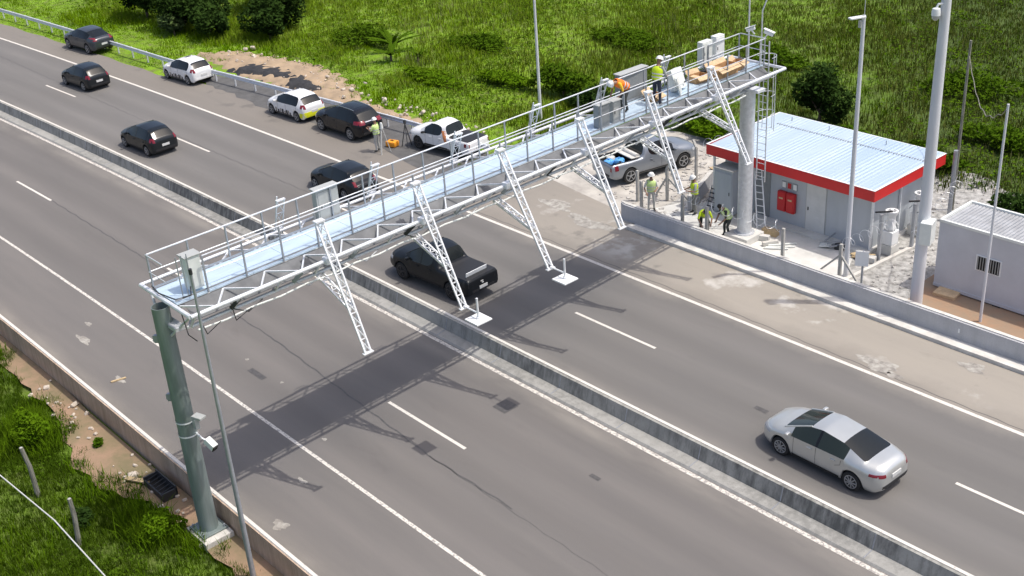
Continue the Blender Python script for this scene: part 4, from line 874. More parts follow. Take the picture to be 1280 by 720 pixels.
for (x, y, rx, ry_, h_, m, n_, lb) in (
    (20.4, -22.3, 2.6, 1.8, 1.7, 'leafm', 3600, 'green bush behind the far handrail left of the orange worker'),
    (17.2, -21.6, 1.8, 1.4, 1.4, 'leafd', 2200, 'dark low bush in the meadow behind the orange worker'),
    (24.5, -21.5, 2.8, 1.4, .7, 'leafb', 2000, 'bright low bush in the meadow left of the thin pale pole'),
    (28.5, -19.5, 3.0, 1.3, .6, 'leafb', 2000, 'bright green low bush above the parked black car'),
    (5.9, -26.8, 2.1, 1.7, 3.0, 'leafd', 5200, 'dark conical shrub behind the right end of the gantry'),
    (3.3, -25.2, 1.5, 1.1, 1.2, 'leafm', 1800, 'mid green bush behind the back edge of the white roof'),
    (-2.0, -25.5, 2.0, 1.1, 1.1, 'leafm', 2200, 'loose bush behind the roof left of the thick pole'),
    (-8.3, -21.6, 1.9, 1.5, 1.9, 'leafd', 3200, 'dark bush at the right edge behind the container'),
    (8.8, -21.9, 1.6, .9, 1.0, 'leafb', 1800, 'bright bush behind the parked silver pickup'),
    (10.8, -22.6, 1.8, 1.2, 1.3, 'leafm', 2200, 'mid green bush between gantry and silver pickup'),
    (32, -26, 3.4, 2.2, .8, 'leafm', 2600, 'wide low bush in the upper meadow left of centre'),
    (24, -32, 3.6, 2.4, .8, 'leafm', 2600, 'wide low bush in the upper meadow right of the pale pole'),
    (39.5, -22, 3.2, 2.0, 1.2, 'leafm', 2400, 'rounded bush in the meadow right of the thicket'),
    (14.5, -34, 3.4, 2.4, .8, 'leafm', 2400, 'spreading low bush near the top edge behind the gantry end'),
    (2.5, -36, 3.0, 2.4, 1.0, 'leafm', 2400, 'wide bush high in the meadow left of the thick pole'),
    (-3.0, -29.5, 2.8, 1.8, 1.0, 'leafm', 2200, 'mid green bush in the meadow behind the thick pole')):
    bush('bush', lb, 'bush', x, y, rx, ry_, h_, m, n_, .13, 8, True, None, 'bushes in the meadow')
for (x, y, rx, ry_, h_, m, n_, lb) in (
    (8.9, 14.4, .95, .8, 1.25, 'leafb', 3200, 'tall bright shrub at the left picture edge beside the red soil'),
    (.9, 13.75, .95, .7, .95, 'leafb', 2800, 'leafy bright shrub at the foot of the green column'),
    (3.3, 15.0, .45, .4, .5, 'leafd', 900, 'small dark shrub between the wooden posts and the drain'),
    (7.0, 12.95, .3, .25, .3, 'leafm', 500, 'small weed on the bare soil beside the low wall'),
    (-.6, 15.9, .9, .7, .6, 'leafm', 1800, 'low broad weed at the lower left near the white wire'),
    (-3.0, 14.6, .8, .6, .6, 'leafb', 1500, 'low bright weed near the foot of the slim dark pole')):
    bush('shrub', lb, 'shrub', x, y, rx, ry_, h_, m, n_, .07, 8, True, -.36, 'shrubs on the near verge')
# low broad leaved weeds spread between the grasses
def weeds(n_, x0, x1, y0, y1, cond, hmax, leaf, m):
    x = rng.uniform(x0, x1, n_); y = rng.uniform(y0, y1, n_); k = cond(x, y); x, y = x[k], y[k]; n2 = len(x); z = gzv(x, y)+rng.uniform(.05, 1, n2)**.7*hmax*(.5+.4*np.sin(x*1.3)*np.sin(y*1.7+1)+.3*rng.random(n2))
    c = np.stack([x, y, z], 1); a = rng.normal(0, 1, (n2, 3)); a[:, 2] *= .35; a /= np.linalg.norm(a, axis=1)[:, None]; b = np.cross(a, rng.normal(0, .35, (n2, 3))+np.array([0, 0, 1])); b /= np.linalg.norm(b, axis=1)[:, None]
    s_ = leaf*rng.uniform(.5, 1.5, n2)[:, None]; V = np.stack([c-a*s_, c+b*s_*.5, c+a*s_, c-b*s_*.5], 1).reshape(-1, 3); tag(soup('weeds', V, np.arange(n2*4).reshape(-1, 4), m), kind='stuff')
mcond = lambda x, y: vis(x, y) & ~yard(x, y) & ~in_soil(x, y) & (y < rail_y(x)-4.5)
weeds(90000, -14, 90, -70, -13, lambda x, y: mcond(x, y) & (pn(x*1.1+7, y*1.2) > .1), .55, .10, 'leafm')
weeds(60000, -14, 90, -70, -13, lambda x, y: mcond(x, y) & (pn(x*.9-3, y*1.5+2) > .5), .60, .09, 'leafb')
weeds(26000, -9, 22, 12.8, 22, lambda x, y: ~soilm(x, y) & (pn(x*2.2+1, y*2.2) > .2), .40, .045, 'leafm')
# banana-like plants
def fan_plant(label, x, y, h_, n_, m='leafb'):
    z0 = gz(x, y); t = thing('palm_plant', label, 'plant', (x, y, z0), 0, 'broad leaved plants in the meadow'); MB().tube([(x, y, z0-.05), (x, y, z0+h_*.35)], [.09, .06], 6).build('stem', 'bark', t)
    for k in range(n_):
        a = random.uniform(0, 6.283); L = h_*random.uniform(.6, 1.); up = random.uniform(.5, .95); mb = MB(); w = .12*h_*.8; P = []
        for i in range(7):
            s_ = i/6; rr = L*s_*math.sqrt(1-up*up)*(1+.4*s_); P.append((x+math.cos(a)*rr, y+math.sin(a)*rr, z0+h_*.25+L*up*(s_-.45*s_*s_)*1.2, w*math.sin(math.pi*(.08+.9*s_))))
        for (px, py, pz, ww) in P: mb.v += [(px-math.sin(a)*ww, py+math.cos(a)*ww, pz-.04), (px, py, pz+.03), (px+math.sin(a)*ww, py-math.cos(a)*ww, pz-.04)]
        for i in range(6):
            for j in (0, 1): mb.f.append((i*3+j, i*3+j+1, i*3+j+4, i*3+j+3))
        mb.build('leaf', m, t)
fan_plant('bright broad leaved plant in the meadow right of the soil bank', 34.6, -20.4, 1.5, 12, 'leafm'); fan_plant('taller broad leaved plant just behind another in the meadow', 36.2, -21.8, 1.8, 11, 'leafm'); fan_plant('small broad leaved plant at the meadow edge over the soil bank', 33.0, -21.4, 1.1, 9, 'leafm')
bpy.context.view_layer.update()
# ------------------------------------------------------------ vehicles
def paint(name, col, metal=.0, rough=.3, coat=.5, spec=.5): return mat(name, col, rough, metal, coat=coat, var=.02, scale=2, spec=spec)
M_['p_silver'] = paint('silver_paint', (.58, .59, .57), .55, .28); M_['p_silver2'] = paint('silver_grey_paint', (.27, .295, .325), .5, .33)
M_['p_white'] = paint('white_car_paint', (.80, .80, .79)); M_['p_black'] = paint('black_car_paint', (.008, .009, .012), 0, .25, .2, .35); M_['p_dgrey'] = paint('dark_grey_paint', (.05, .058, .068), .3, .3, .3)
M_['p_dark'] = paint('near_black_paint', (.012, .015, .018), .1, .28, .22, .35); M_['p_dark2'] = paint('matt_dark_paint', (.010, .012, .015), .1, .4, .1, .3)
M_['glass'] = mat('tinted_glass', (.010, .013, .014), .08, spec=.45); M_['glassg'] = mat('greenish_glass', (.022, .030, .026), .08, spec=.45); M_['ptrim'] = mat('pillar_gloss_black', (.010, .010, .011), .25, spec=.4)
M_['tyre'] = mat('tyre_rubber', (.022, .022, .022), .85); M_['rim'] = mat('alloy_rim', (.42, .43, .44), .35, .5); M_['rimd'] = mat('dark_rim', (.06, .06, .065), .4, .4)
M_['tail'] = mat('tail_light_red', (.20, .012, .022), .2, coat=.3); M_['head'] = mat('headlight_glass', (.42, .44, .46), .12, coat=.6); M_['plate'] = mat('licence_plate', (.62, .62, .60), .5)
M_['trim'] = mat('black_trim', (.02, .02, .022), .55); M_['yellow'] = mat('yellow_reflective', (.72, .75, .02), .45); M_['grime'] = mat('brown_sticker', (.16, .11, .06), .6); M_['chrome'] = mat('chrome', (.7, .7, .7), .15, .9)
M_['bed'] = mat('truck_bed_liner', (.035, .036, .038), .7); M_['orangev'] = mat('orange_sticker', (.62, .22, .08), .5)

def lerp_curve(C, x):
    C = sorted(C)
    if x <= C[0][0]: return C[0][1]
    for (a, va), (b, vb) in zip(C, C[1:]):
        if x <= b: return va+(vb-va)*(x-a)/(b-a)
    return C[-1][1]
def car(name, label, x, y, ang, s, group=None, z=.004):
    """s: spec dict with the outline curves of the body, +x is forward"""
    t = thing(name, label, s['cat'], (x, y, z), math.radians(ang), group)
    L0, L1 = s['ends']; wh, R = s['wheels'], s['R']; arch = R+.055
    zt, wt, zs, ws = s['zt'], s['wt'], s['zs'], s['ws']; zb = s.get('zb', .24)
    r0, r1, f1, f0 = s['glass']      # rear glass base, rear glass top, windscreen top, windscreen base
    sx = {L0, L0+.06, L0+.22, L1, L1-.06, L1-.22, r0, r1, f1, f0, (r0+L0)/2, (f0+L1)/2, f0+.25, (f0+f1)/2}
    for w in wh:
        for q in (-1, -.82, -.45, 0, .45, .82, 1): sx.add(round(w+q*arch, 3))
        sx.add(w-arch-.04); sx.add(w+arch+.04)
    side = s['side']; pil = s['pillars']
    for a in side: sx.add(a)
    for p in pil: sx.add(p-.035); sx.add(p+.035)
    if 'bed' in s: sx.update(s['bed'])
    X = []
    for v in sorted(sx):
        if L0 <= v <= L1 and (not X or v-X[-1] > .022): X.append(v)
    bm = bmesh.new(); rows = []
    def archz(x_):
        for w in wh:
            if abs(x_-w) < arch: return R+math.sqrt(max(0, arch**2-(x_-w)**2))
        return zb+(.10 if (x_ < L0+.1 or x_ > L1-.1) else 0)
    for v in X:
        a = archz(v); T, Wt, Z, Ws = lerp_curve(zt, v), lerp_curve(wt, v), lerp_curve(zs, v), lerp_curve(ws, v)
        zm = max(a+.02, min(Z-.06, (zb+Z)/2)); 
        cab = T-Z > .12
        pts = [(0, a), (Ws*.93, a), (Ws*1.0, a+.03 if a > zb+.12 else a+.09), (Ws*1.012, max(zm, a+.05)), (Ws*.985, Z), (Wt if cab else min(Wt, Ws*.93), T-(.05 if cab else .022)), ((Wt if cab else Ws*.9)*.62, T-.008), (0, T)]
        row = [bm.verts.new((v, -yy, zz)) for (yy, zz) in pts]; row += [bm.verts.new((v, yy, zz)) for (yy, zz) in reversed(pts[1:-1])]; rows.append(row)
    K = len(rows[0]); cr = bm.edges.layers.float.new('crease_edge')
    bedr = s.get('bed'); 
    for i in range(len(X)-1):
        xm = (X[i]+X[i+1])/2
        for k in range(K):
            k2 = (k+1) % K
            # band: between pts index  0-1 floor ... 4-5 = side window, 5-6,6-7 = top
            kk = k if k < 7 else K-1-k
            mi = 0
            if kk in (5, 6):
                if r0 < xm < r1 and s.get('rearglass', True): mi = 1
                elif f1 < xm < f0: mi = 2
                elif bedr and bedr[0] < xm < bedr[1] : mi = 4
            elif kk == 4 and side[0] < xm < side[1]: mi = 6 if any(abs(xm-p) < .034 for p in pil) else 3
            elif kk in (0,): mi = 5
            fa = bm.faces.new((rows[i][k], rows[i+1][k], rows[i+1][k2], rows[i][k2])); fa.material_index = mi
    bm.faces.new(rows[0]); bm.faces.new(list(reversed(rows[-1])))
    bmesh.ops.recalc_face_normals(bm, faces=bm.faces)
    for e in bm.edges:
        fs = e.link_faces
        if len(fs) == 2 and fs[0].material_index != fs[1].material_index: e[cr] = 1. if 6 not in (fs[0].material_index, fs[1].material_index) or 0 in (fs[0].material_index, fs[1].material_index) else .9
    for rw in rows[:1]+rows[-1:]:
        for k in range(K):
            e = bm.edges.get((rw[k], rw[(k+1) % K])); 
            if e: e[cr] = s.get('endcr', .25)
    me = bpy.data.meshes.new('tmp'); bm.to_mesh(me); bm.free(); ob = bpy.data.objects.new('tmp', me); COL.objects.link(ob)
    for k in range(7): me.materials.append(None)
    sm = ob.modifiers.new('s', 'SUBSURF'); sm.levels = 2; sm.render_levels = 2
    dg = bpy.context.evaluated_depsgraph_get(); dg.update(); ev = ob.evaluated_get(dg); m2 = ev.to_mesh()
    co = [v.co.copy() for v in m2.vertices]; fc = [(p.material_index, list(p.vertices)) for p in m2.polygons]
    ev.to_mesh_clear(); bpy.data.objects.remove(ob)
    bvh = BVHTree.FromPolygons(co, [q for mi, q in fc])
    names = {0: ('body', s['paint']), 1: ('rear_window', 'glass'), 6: ('pillar_trim', 'ptrim'), 2: ('windscreen', s.get('glassm', 'glass')), 3: ('side_window', s.get('glassm', 'glass')), 4: ('bed_cover', s.get('bedm', 'trim')), 5: ('underbody', 'trim')}
    for mi, (nm, mm) in names.items():
        if mi == 4 and s.get('open'): continue
        for sd_, px_ in ([(-1, None), (1, None)] if mi == 3 else [(a, p) for a in (-1, 1) for p in pil] if mi == 6 else [(0, None)]):
            fs = [q for m_, q in fc if m_ == mi and (sd_ == 0 or sum(co[i].y for i in q)*sd_ > 0) and (px_ is None or abs(sum(co[i].x for i in q)/len(q)-px_) < .2)]
            if not fs: continue
            ids = {}; V = []; F = []
            for q in fs:
                for i in q:
                    if i not in ids: ids[i] = len(V); V.append(co[i])
                F.append([ids[i] for i in q])
            me = bpy.data.meshes.new(nm); me.from_pydata(V, [], F); me.materials.append(M_[mm]); 
            for p in me.polygons: p.use_smooth = True
            o = bpy.data.objects.new(nm, me); COL.objects.link(o); o.parent = t
            if mi == 0: body = o
    def hit(o, d):
        h_ = bvh.ray_cast(Vector(o), Vector(d)); return h_[0], h_[1]
    def patch(nm, m, kind, a0, a1, z0, z1, sd_=1, nu=6, nv=3, off=.008, par=None, skew=0):
        """a thin shell following the body: kind s = side (a along x), r = rear, f = front (a along y), t = top (a x, z y)"""
        V = []; 
        for j in range(nv+1):
            for i in range(nu+1):
                a = a0+(a1-a0)*i/nu; z_ = z0+(z1-z0)*j/nv
                if kind == 's': a += skew*(j/nv); p, n_ = hit((a, 4*sd_, z_), (0, -sd_, 0))
                elif kind == 'r': z_ += skew*(i/nu); p, n_ = hit((-5, a, z_), (1, 0, 0))
                elif kind == 'f': z_ += skew*(i/nu); p, n_ = hit((5, a, z_), (-1, 0, 0))
                else: p, n_ = hit((a, z_, 4), (0, 0, -1))
                if p is None: return None
                dr = {'s': Vector((0, sd_, 0)), 'r': Vector((-1, 0, 0)), 'f': Vector((1, 0, 0)), 't': Vector((0, 0, 1))}[kind]
                V.append((p, dr))
        mb = MB(); W_ = nu+1; n_ = len(V)
        mb.v = [tuple(p+dr*off) for p, dr in V]+[tuple(p-dr*.02) for p, dr in V]
        for j in range(nv):
            for i in range(nu): q = (j*W_+i, j*W_+i+1, (j+1)*W_+i+1, (j+1)*W_+i); mb.f += [q, tuple(n_+c for c in reversed(q))]
        bd = [i for i in range(W_)]+[j*W_+nu for j in range(1, nv+1)]+[nv*W_+i for i in reversed(range(nu))]+[j*W_ for j in reversed(range(1, nv))]
        for a, b in zip(bd, bd[1:]+bd[:1]): mb.f.append((a, b, n_+b, n_+a))
        return mb.build(nm, m, par or t, smooth=True, world=False)
    def seam(pts, sd_, par=None):
        P = []
        for (a, z_) in pts:
            p, n_ = hit((a, 4*sd_, z_), (0, -sd_, 0))
            if p is not None: P.append(p)
        if len(P) > 1: return MB().tube(P, .007, 4).build('door_seam', 'trim', par or body, world=False)
    # wheels
    for w in wh:
        for sd_ in (-1, 1):
            yw = sd_*(lerp_curve(ws, w)-.105)
            wo_ = thing_part = bpy.data.objects.new('wheel', None); COL.objects.link(wo_); wo_.parent = t; wo_.location = (w, yw, R); wo_.empty_display_size = .2
            ty = MB(); hw = .10; ty.lathe([(R*.66, -hw*.9), (R*.93, -hw), (R, -hw*.7), (R, hw*.7), (R*.93, hw), (R*.66, hw*.9)], (0, 0, 0), 'Y', 28, cap=True)
            ty.build('tyre', 'tyre', wo_, smooth=True, world=False)
            rm_ = MB(); o_ = sd_*hw
            rm_.lathe([(R*.67, o_*.95), (R*.70, o_*1.02), (R*.62, o_*1.02), (R*.58, o_*.6)], (0, 0, 0), 'Y', 28, cap=False)
            ns = s.get('spokes', 5)
            for k in range(ns):
                a = 2*math.pi*k/ns+.3; rm_.bar((.04*math.cos(a), o_*.95, .04*math.sin(a)), (R*.64*math.cos(a), o_*.95, R*.64*math.sin(a)), .06, .03)
            rm_.lathe([(R*.17, o_*.6), (R*.17, o_*1.05)], (0, 0, 0), 'Y', 14)
            rm_.build('rim', s.get('rim', 'rim'), wo_, smooth=True, world=False)
            MB().lathe([(R*.6, o_*.55), (R*.6, o_*.5)], (0, 0, 0), 'Y', 20).build('brake_disc', 'trim', wo_, world=False)
    # A-pillars / roof edge lines, mirrors, lights
    for sd_ in (-1, 1):
        pts = []
        for v in np.linspace(f0, f1, 6):
            p, n_ = hit((v, sd_*(lerp_curve(wt, v)-.03), 4), (0, 0, -1)); 
            if p is not None: pts.append(p)
        MB().tube(pts, .032, 6).build('pillar', s['paint'], body, smooth=True, world=False)
        pts = []
        for v in np.linspace(r0, r1, 6):
            p, n_ = hit((v, sd_*(lerp_curve(wt, v)-.05), 4), (0, 0, -1)); 
            if p is not None: pts.append(p)
        if s.get('rearpil'): MB().tube(pts, .022, 6).build('pillar', s['paint'], body, smooth=True, world=False)
        mx = f0-.30; my = lerp_curve(ws, mx)+.06; mz = lerp_curve(zs, mx)+.06
        mr = MB().box((mx, sd_*my, mz), (.13, .20, .13), b=.04).build('mirror', s.get('mirror', s['paint']), t, smooth=True, world=False); MB().bar((mx+.02, sd_*(my-.16), mz-.04), (mx, sd_*(my-.05), mz-.02), .05).build('mirror_arm', 'trim', mr, world=False)
        W0 = lerp_curve(ws, L0+.2); zl = s['tailz']; th = s.get('tailh', .16); tw = s.get('tailw', .30)
        o1 = patch('tail_light', s.get('tailm', 'tail'), 'r', sd_*(W0-.02-tw), sd_*(W0-.09), zl, zl+th, off=.012)
        patch('tail_light', s.get('tailm', 'tail'), 's', L0+.16, L0+.16+s.get('tails', .2), zl+.02, zl+th, sd_, off=.010)
        zh = s['headz']; W1 = lerp_curve(ws, L1-.2)
        patch('headlight', 'head', 'f', sd_*(W1-.42), sd_*(W1-.12), zh, zh+.13, off=.012); patch('headlight', 'head', 's', L1-.50, L1-.20, zh+.02, zh+.13, sd_, off=.010)
        # door seams, handles, sill
        zsm = lerp_curve(zs, 0)
        for p in (pil[0] if pil else 0, side[1]-.12):
            seam([(p, zb+.12), (p, zb+.3), (p, zsm-.12), (p, zsm-.03)], sd_)
        if len(pil) > 1 or s.get('doors', 4) == 4: seam([(side[0]+.30, zb+.42), (side[0]+.12, zsm-.2), (side[0]+.1, zsm-.04)], sd_)
        for hx in s.get('handles', [pil[0]+.15 if pil else .2, side[0]+.3]): patch('door_handle', s.get('handlem', s['paint']), 's', hx, hx+.17, zsm-.15, zsm-.12, sd_, 3, 1, off=.035, par=body)
        patch('sill', 'trim', 's', wh[0]+arch+.06, wh[1]-arch-.06, zb+.02, zb+.10, sd_, 8, 1, off=.006, par=body)
        if s.get('rails'):
            pts = [hit((v, sd_*(lerp_curve(wt, v)-.07), 4), (0, 0, -1))[0]+Vector((0, 0, .035)) for v in np.linspace(r1+.25, f1-.15, 6)]; MB().tube(pts, .02, 6).build('roof_rail', s['rails'], body, smooth=True, world=False)
    patch('licence_plate', 'plate', 'r', -.22, .22, s['platez'], s['platez']+.13, off=.02, nu=4, nv=2)
    patch('bumper_trim', s.get('bump', 'trim'), 'r', -.62, .62, zb+.13, zb+.24, off=.012, nu=8, nv=2); patch('grille', 'trim', 'f', -.45, .45, zb+.18, zb+.34, off=.012, nu=8, nv=2)
    t_ = (t, body, patch, hit); return t_

SEDAN = dict(cat='car', ends=(-2.24, 2.22), wheels=(-1.30, 1.29), R=.315, zt=[(-2.24, .82), (-2.18, .96), (-2.0, 1.05), (-1.62, 1.085), (-.68, 1.37), (-.15, 1.425), (.2, 1.41), (.40, 1.36), (1.28, 1.02), (1.6, .97), (2.0, .86), (2.16, .72), (2.22, .60)],
    wt=[(-2.24, .55), (-1.62, .66), (-.68, .54), (.35, .56), (.5, .57), (1.26, .70), (2.22, .5)], zs=[(-2.24, .62), (-2.1, .82), (-1.6, .93), (-1.0, .955), (0, .93), (1.2, .89), (1.9, .74), (2.22, .52)],
    ws=[(-2.24, .58), (-2.14, .76), (-1.8, .865), (-1.2, .895), (1.1, .895), (1.7, .86), (2.05, .74), (2.22, .5)], glass=(-1.62, -.78, .38, 1.28), side=(-1.02, .92), pillars=[-.02], zb=.22, tailz=.74, headz=.62, platez=.60, tailw=.26, tails=.24, tailh=.10)
HATCH = dict(cat='car', ends=(-1.92, 1.95), wheels=(-1.20, 1.24), R=.30, zt=[(-1.92, .86), (-1.88, .98), (-1.80, 1.06), (-1.50, 1.36), (-1.2, 1.45), (-.3, 1.49), (.08, 1.44), (.98, 1.05), (1.08, 1.02), (1.5, .95), (1.85, .78), (1.95, .58)],
    wt=[(-1.92, .62), (-1.5, .56), (-.3, .57), (.3, .57), (.98, .68), (1.95, .5)], zs=[(-1.92, .70), (-1.8, .90), (-1.0, .94), (0, .90), (1.0, .88), (1.6, .76), (1.95, .5)],
    ws=[(-1.92, .66), (-1.82, .78), (-1.5, .84), (1.1, .845), (1.6, .80), (1.85, .68), (1.95, .48)], glass=(-1.80, -1.42, .06, 1.0), side=(-1.36, .66), pillars=[-.24], zb=.21, tailz=.82, tailh=.22, tailw=.20, tails=.16, headz=.62, platez=.55)
SUV = dict(cat='car', ends=(-2.2, 2.22), wheels=(-1.32, 1.36), R=.36, zt=[(-2.2, .95), (-2.15, 1.1), (-2.05, 1.16), (-1.75, 1.5), (-1.45, 1.62), (-.4, 1.67), (.12, 1.62), (1.04, 1.2), (1.5, 1.12), (2.0, 1.0), (2.22, .66)],
    wt=[(-2.2, .66), (-1.7, .6), (-.4, .62), (.3, .62), (1.0, .74), (2.22, .55)], zs=[(-2.2, .8), (-2.05, 1.02), (-1, 1.06), (0, 1.04), (1, 1.0), (1.8, .9), (2.22, .55)],
    ws=[(-2.2, .7), (-2.08, .84), (-1.7, .92), (1.2, .925), (1.8, .88), (2.1, .74), (2.22, .55)], glass=(-2.05, -1.66, .10, 1.06), side=(-1.66, .72), pillars=[-.2, -1.15], zb=.28, tailz=.95, tailh=.2, tailw=.34, tails=.3, headz=.72, platez=.62)
COUPE = dict(SUV); COUPE.update(zt=[(-2.2, .98), (-2.12, 1.12), (-1.95, 1.18), (-1.1, 1.52), (-.5, 1.60), (.12, 1.57), (1.04, 1.2), (1.5, 1.12), (2.0, 1.0), (2.22, .66)], glass=(-1.92, -1.12, .10, 1.06), side=(-1.5, .72), pillars=[-.2])
PICK = dict(cat='pickup truck', endcr=.7, ends=(-2.62, 2.62), wheels=(-1.58, 1.55), R=.385, zt=[(-2.62, 1.04), (-2.55, 1.12), (-1.05, 1.12), (-.80, 1.18), (-.62, 1.70), (-.1, 1.78), (.42, 1.72), (1.30, 1.25), (1.9, 1.18), (2.4, 1.04), (2.62, .7)],
    wt=[(-2.62, .80), (-1.0, .80), (-.62, .66), (.6, .65), (1.28, .76), (2.62, .6)], zs=[(-2.62, 1.02), (-1.1, 1.07), (-.6, 1.12), (.6, 1.10), (1.3, 1.06), (2.2, .92), (2.62, .6)],
    ws=[(-2.62, .84), (-2.5, .91), (1.6, .925), (2.2, .9), (2.5, .76), (2.62, .6)], glass=(-.80, -.62, .40, 1.30), side=(-.50, .98), pillars=[.22], zb=.36, tailz=.80, tailh=.26, tailw=.10, tails=.10, headz=.76, platez=.56, bed=(-2.54, -.92), handles=[.35, -.45])

def spec(base, **k): d_ = dict(base); d_.update(k); return d_
car('sedan_car', 'shiny silver sedan driving alone in the nearest right hand lane', -11.6, -2.58, -1.5, spec(SEDAN, paint='p_silver', glassm='glassg', cat='car', spokes=9))
t, body, patch, hit = car('hatchback_car', 'white hatchback with dark roof marking parked farthest along the guard rail', 42.35, -9.85, 4.6, spec(HATCH, paint='p_white', bump='p_white'), 'white patrol hatchbacks')
for k, (a, w_) in enumerate(((-.72, .10), (-.55, .07), (-.42, .16), (-.2, .1), (-.02, .18), (.24, .07), (.4, .16), (.66, .1))): patch('side_marking', 'grime' if k % 2 else 'trim', 's', a, a+w_, .27, .55 if k % 3 else .47, 1, 2, 2, par=body)
patch('roof_marking', 'dark', 't', -.35, -.08, -.28, .12, nu=3, nv=3, par=body)
t, body, patch, hit = car('hatchback_car', 'white hatchback with yellow rear bumper parked in front of the black car', 30.45, -10.36, 3.2, spec(HATCH, paint='p_white', bump='yellow'), 'white patrol hatchbacks')
for k, (a, w_) in enumerate(((-.72, .10), (-.55, .07), (-.42, .16), (-.2, .1), (-.02, .18), (.24, .07), (.4, .16), (.66, .1))): patch('side_marking', 'grime' if k % 2 else 'trim', 's', a, a+w_, .27, .55 if k % 3 else .47, 1, 2, 2, par=body)
patch('rear_bumper', 'yellow', 'r', -.72, .72, .32, .62, nu=10, nv=4, off=.014, par=body); patch('rear_bumper', 'yellow', 's', -1.84, -1.56, .30, .58, 1, 3, 3, par=body)
patch('roof_marking', 'dark', 't', -.10, .0, -.40, .05, nu=3, nv=3, par=body)
car('suv_car', 'dark grey coupe style SUV on the shoulder beside the guard rail at top left', 55.25, -9.0, 5.4, spec(COUPE, paint='p_dgrey', tailw=.34))
car('hatchback_car', 'black hatchback driving in the far lane below the dark grey SUV', 46.85, -4.9, 4.2, spec(HATCH, paint='p_dark'), 'dark hatchbacks on the road')
car('hatchback_car', 'dark grey hatchback driving in the lane by the median barrier', 32.35, -2.0, 2.8, spec(HATCH, paint='p_dark', glassm='glass', rim='rim'), 'dark hatchbacks on the road')
t, body, patch, hit = car('suv_car', 'black station wagon with pale roof rails parked at the guard rail', 25.5, -10.62, 2., spec(SUV, paint='p_black', rails='chrome', tailw=.42, tails=.34, spokes=6))
patch('sunroof', 'glass', 't', -1.2, .25, -.46, .46, nu=8, nv=6, off=.006, par=body)
patch('tailgate_strip', 'chrome', 'r', -.38, .38, 1.06, 1.10, nu=8, nv=1, off=.02, par=body)
car('dark_car', 'black car in the far right lane seen behind the gantry handrail cabinet', 18.6, -5.45, 1.2, spec(HATCH, ends=(-2.05, 2.1), paint='p_dark', zs=HATCH['zs'], cat='car'))
# pickups
t, body, patch, hit = car('pickup_truck', 'black pickup with dark bed cover passing under the gantry by the barrier', 7.1, -2.32, 3.0, spec(PICK, paint='p_dark2', bedm='trim', rim='rimd', tailm='trim', bump='trim'))
t.scale = (.96, .97, 1.)
MB().box((-2.30, .05, 1.20), (.03, 1.15, .17), ry=-.2).build('tailgate_board', 'white', t, world=False)
patch('tail_marking', 'plate', 'r', .0, .14, .86, .89, nu=2, nv=1, off=.02); patch('tail_marking', 'plate', 'r', -.02, .08, .78, .82, nu=2, nv=1, off=.02)
t, body, patch, hit = car('pickup_truck', 'white pickup with dark bed cover and orange stripe parked behind the guard rail end', 18.9, -12.3, 6.5, spec(PICK, paint='p_white', bedm='trim', mirror='trim', tailw=.14, rim='rimd', tails=.16, tailh=.3))
t.scale = (.88, .9, .92)
patch('orange_stripe', 'orangev', 's', -.98, -.74, .78, 1.42, 1, 3, 6, skew=.30, par=body); patch('arch_trim', 'trim', 's', -.9, .95, .40, .50, 1, 8, 1, par=body)
t, body, patch, hit = car('pickup_truck', 'silver grey pickup with open bed holding blue bags beside the yard', 8.8, -16.65, -102, spec(PICK, paint='p_silver2', open=True, tailw=.16, tails=.2, tailh=.26))
zf_ = .72; mb = MB(); mb.box((-1.73, 0, zf_), (1.60, 1.44, .03)); 
for sd_ in (-1, 1): mb.box((-1.73, sd_*.73, .90), (1.62, .03, .40))
mb.box((-2.54, 0, .90), (.03, 1.46, .42)); mb.box((-.93, 0, .95), (.03, 1.46, .46)); mb.build('bed_tub', 'bed', t, world=False)
MB().tube([(-1.05, -.72, 1.2), (-1.05, .72, 1.2)], .13, 10).build('rolled_cover', 'kerb', t, smooth=True, world=False); MB().box((-1.18, 0, 1.17), (.5, 1.5, .05), b=.02).build('bed_cover', 'kerb', t, world=False)
R_ = Matrix.Rotation(math.radians(-102), 3, 'Z')
for k, (dx, dy, sz, m, lb) in enumerate(((-2.15, .1, (.45, .5, .32), 'blue', 'crumpled blue bag at the tailgate inside the silver pickup bed'), (-1.85, .38, (.4, .42, .36), 'cablew', 'pale sack beside the blue bag in the silver pickup bed'), (-1.75, -.2, (.5, .5, .38), 'blue', 'larger blue bag in the middle of the silver pickup bed'), (-1.9, -.5, (.4, .3, .3), 'dark', 'black bag in the silver pickup bed near the camera side'))):
    c = Vector((8.8, -16.65, 0))+R_ @ Vector((dx, dy, 0)); bt = thing('sack', lb, 'bag', (c.x, c.y, zf_), .3*k, 'bags in the pickup bed'); MB().box((0, 0, sz[2]/2+.02), sz, b=.13).build('body', m, bt, world=False, smooth=True); MB().lathe([(.03, sz[2]-.02), (.05, sz[2]+.08)], (0, 0, 0), n=8).build('knot', m, bt, world=False)
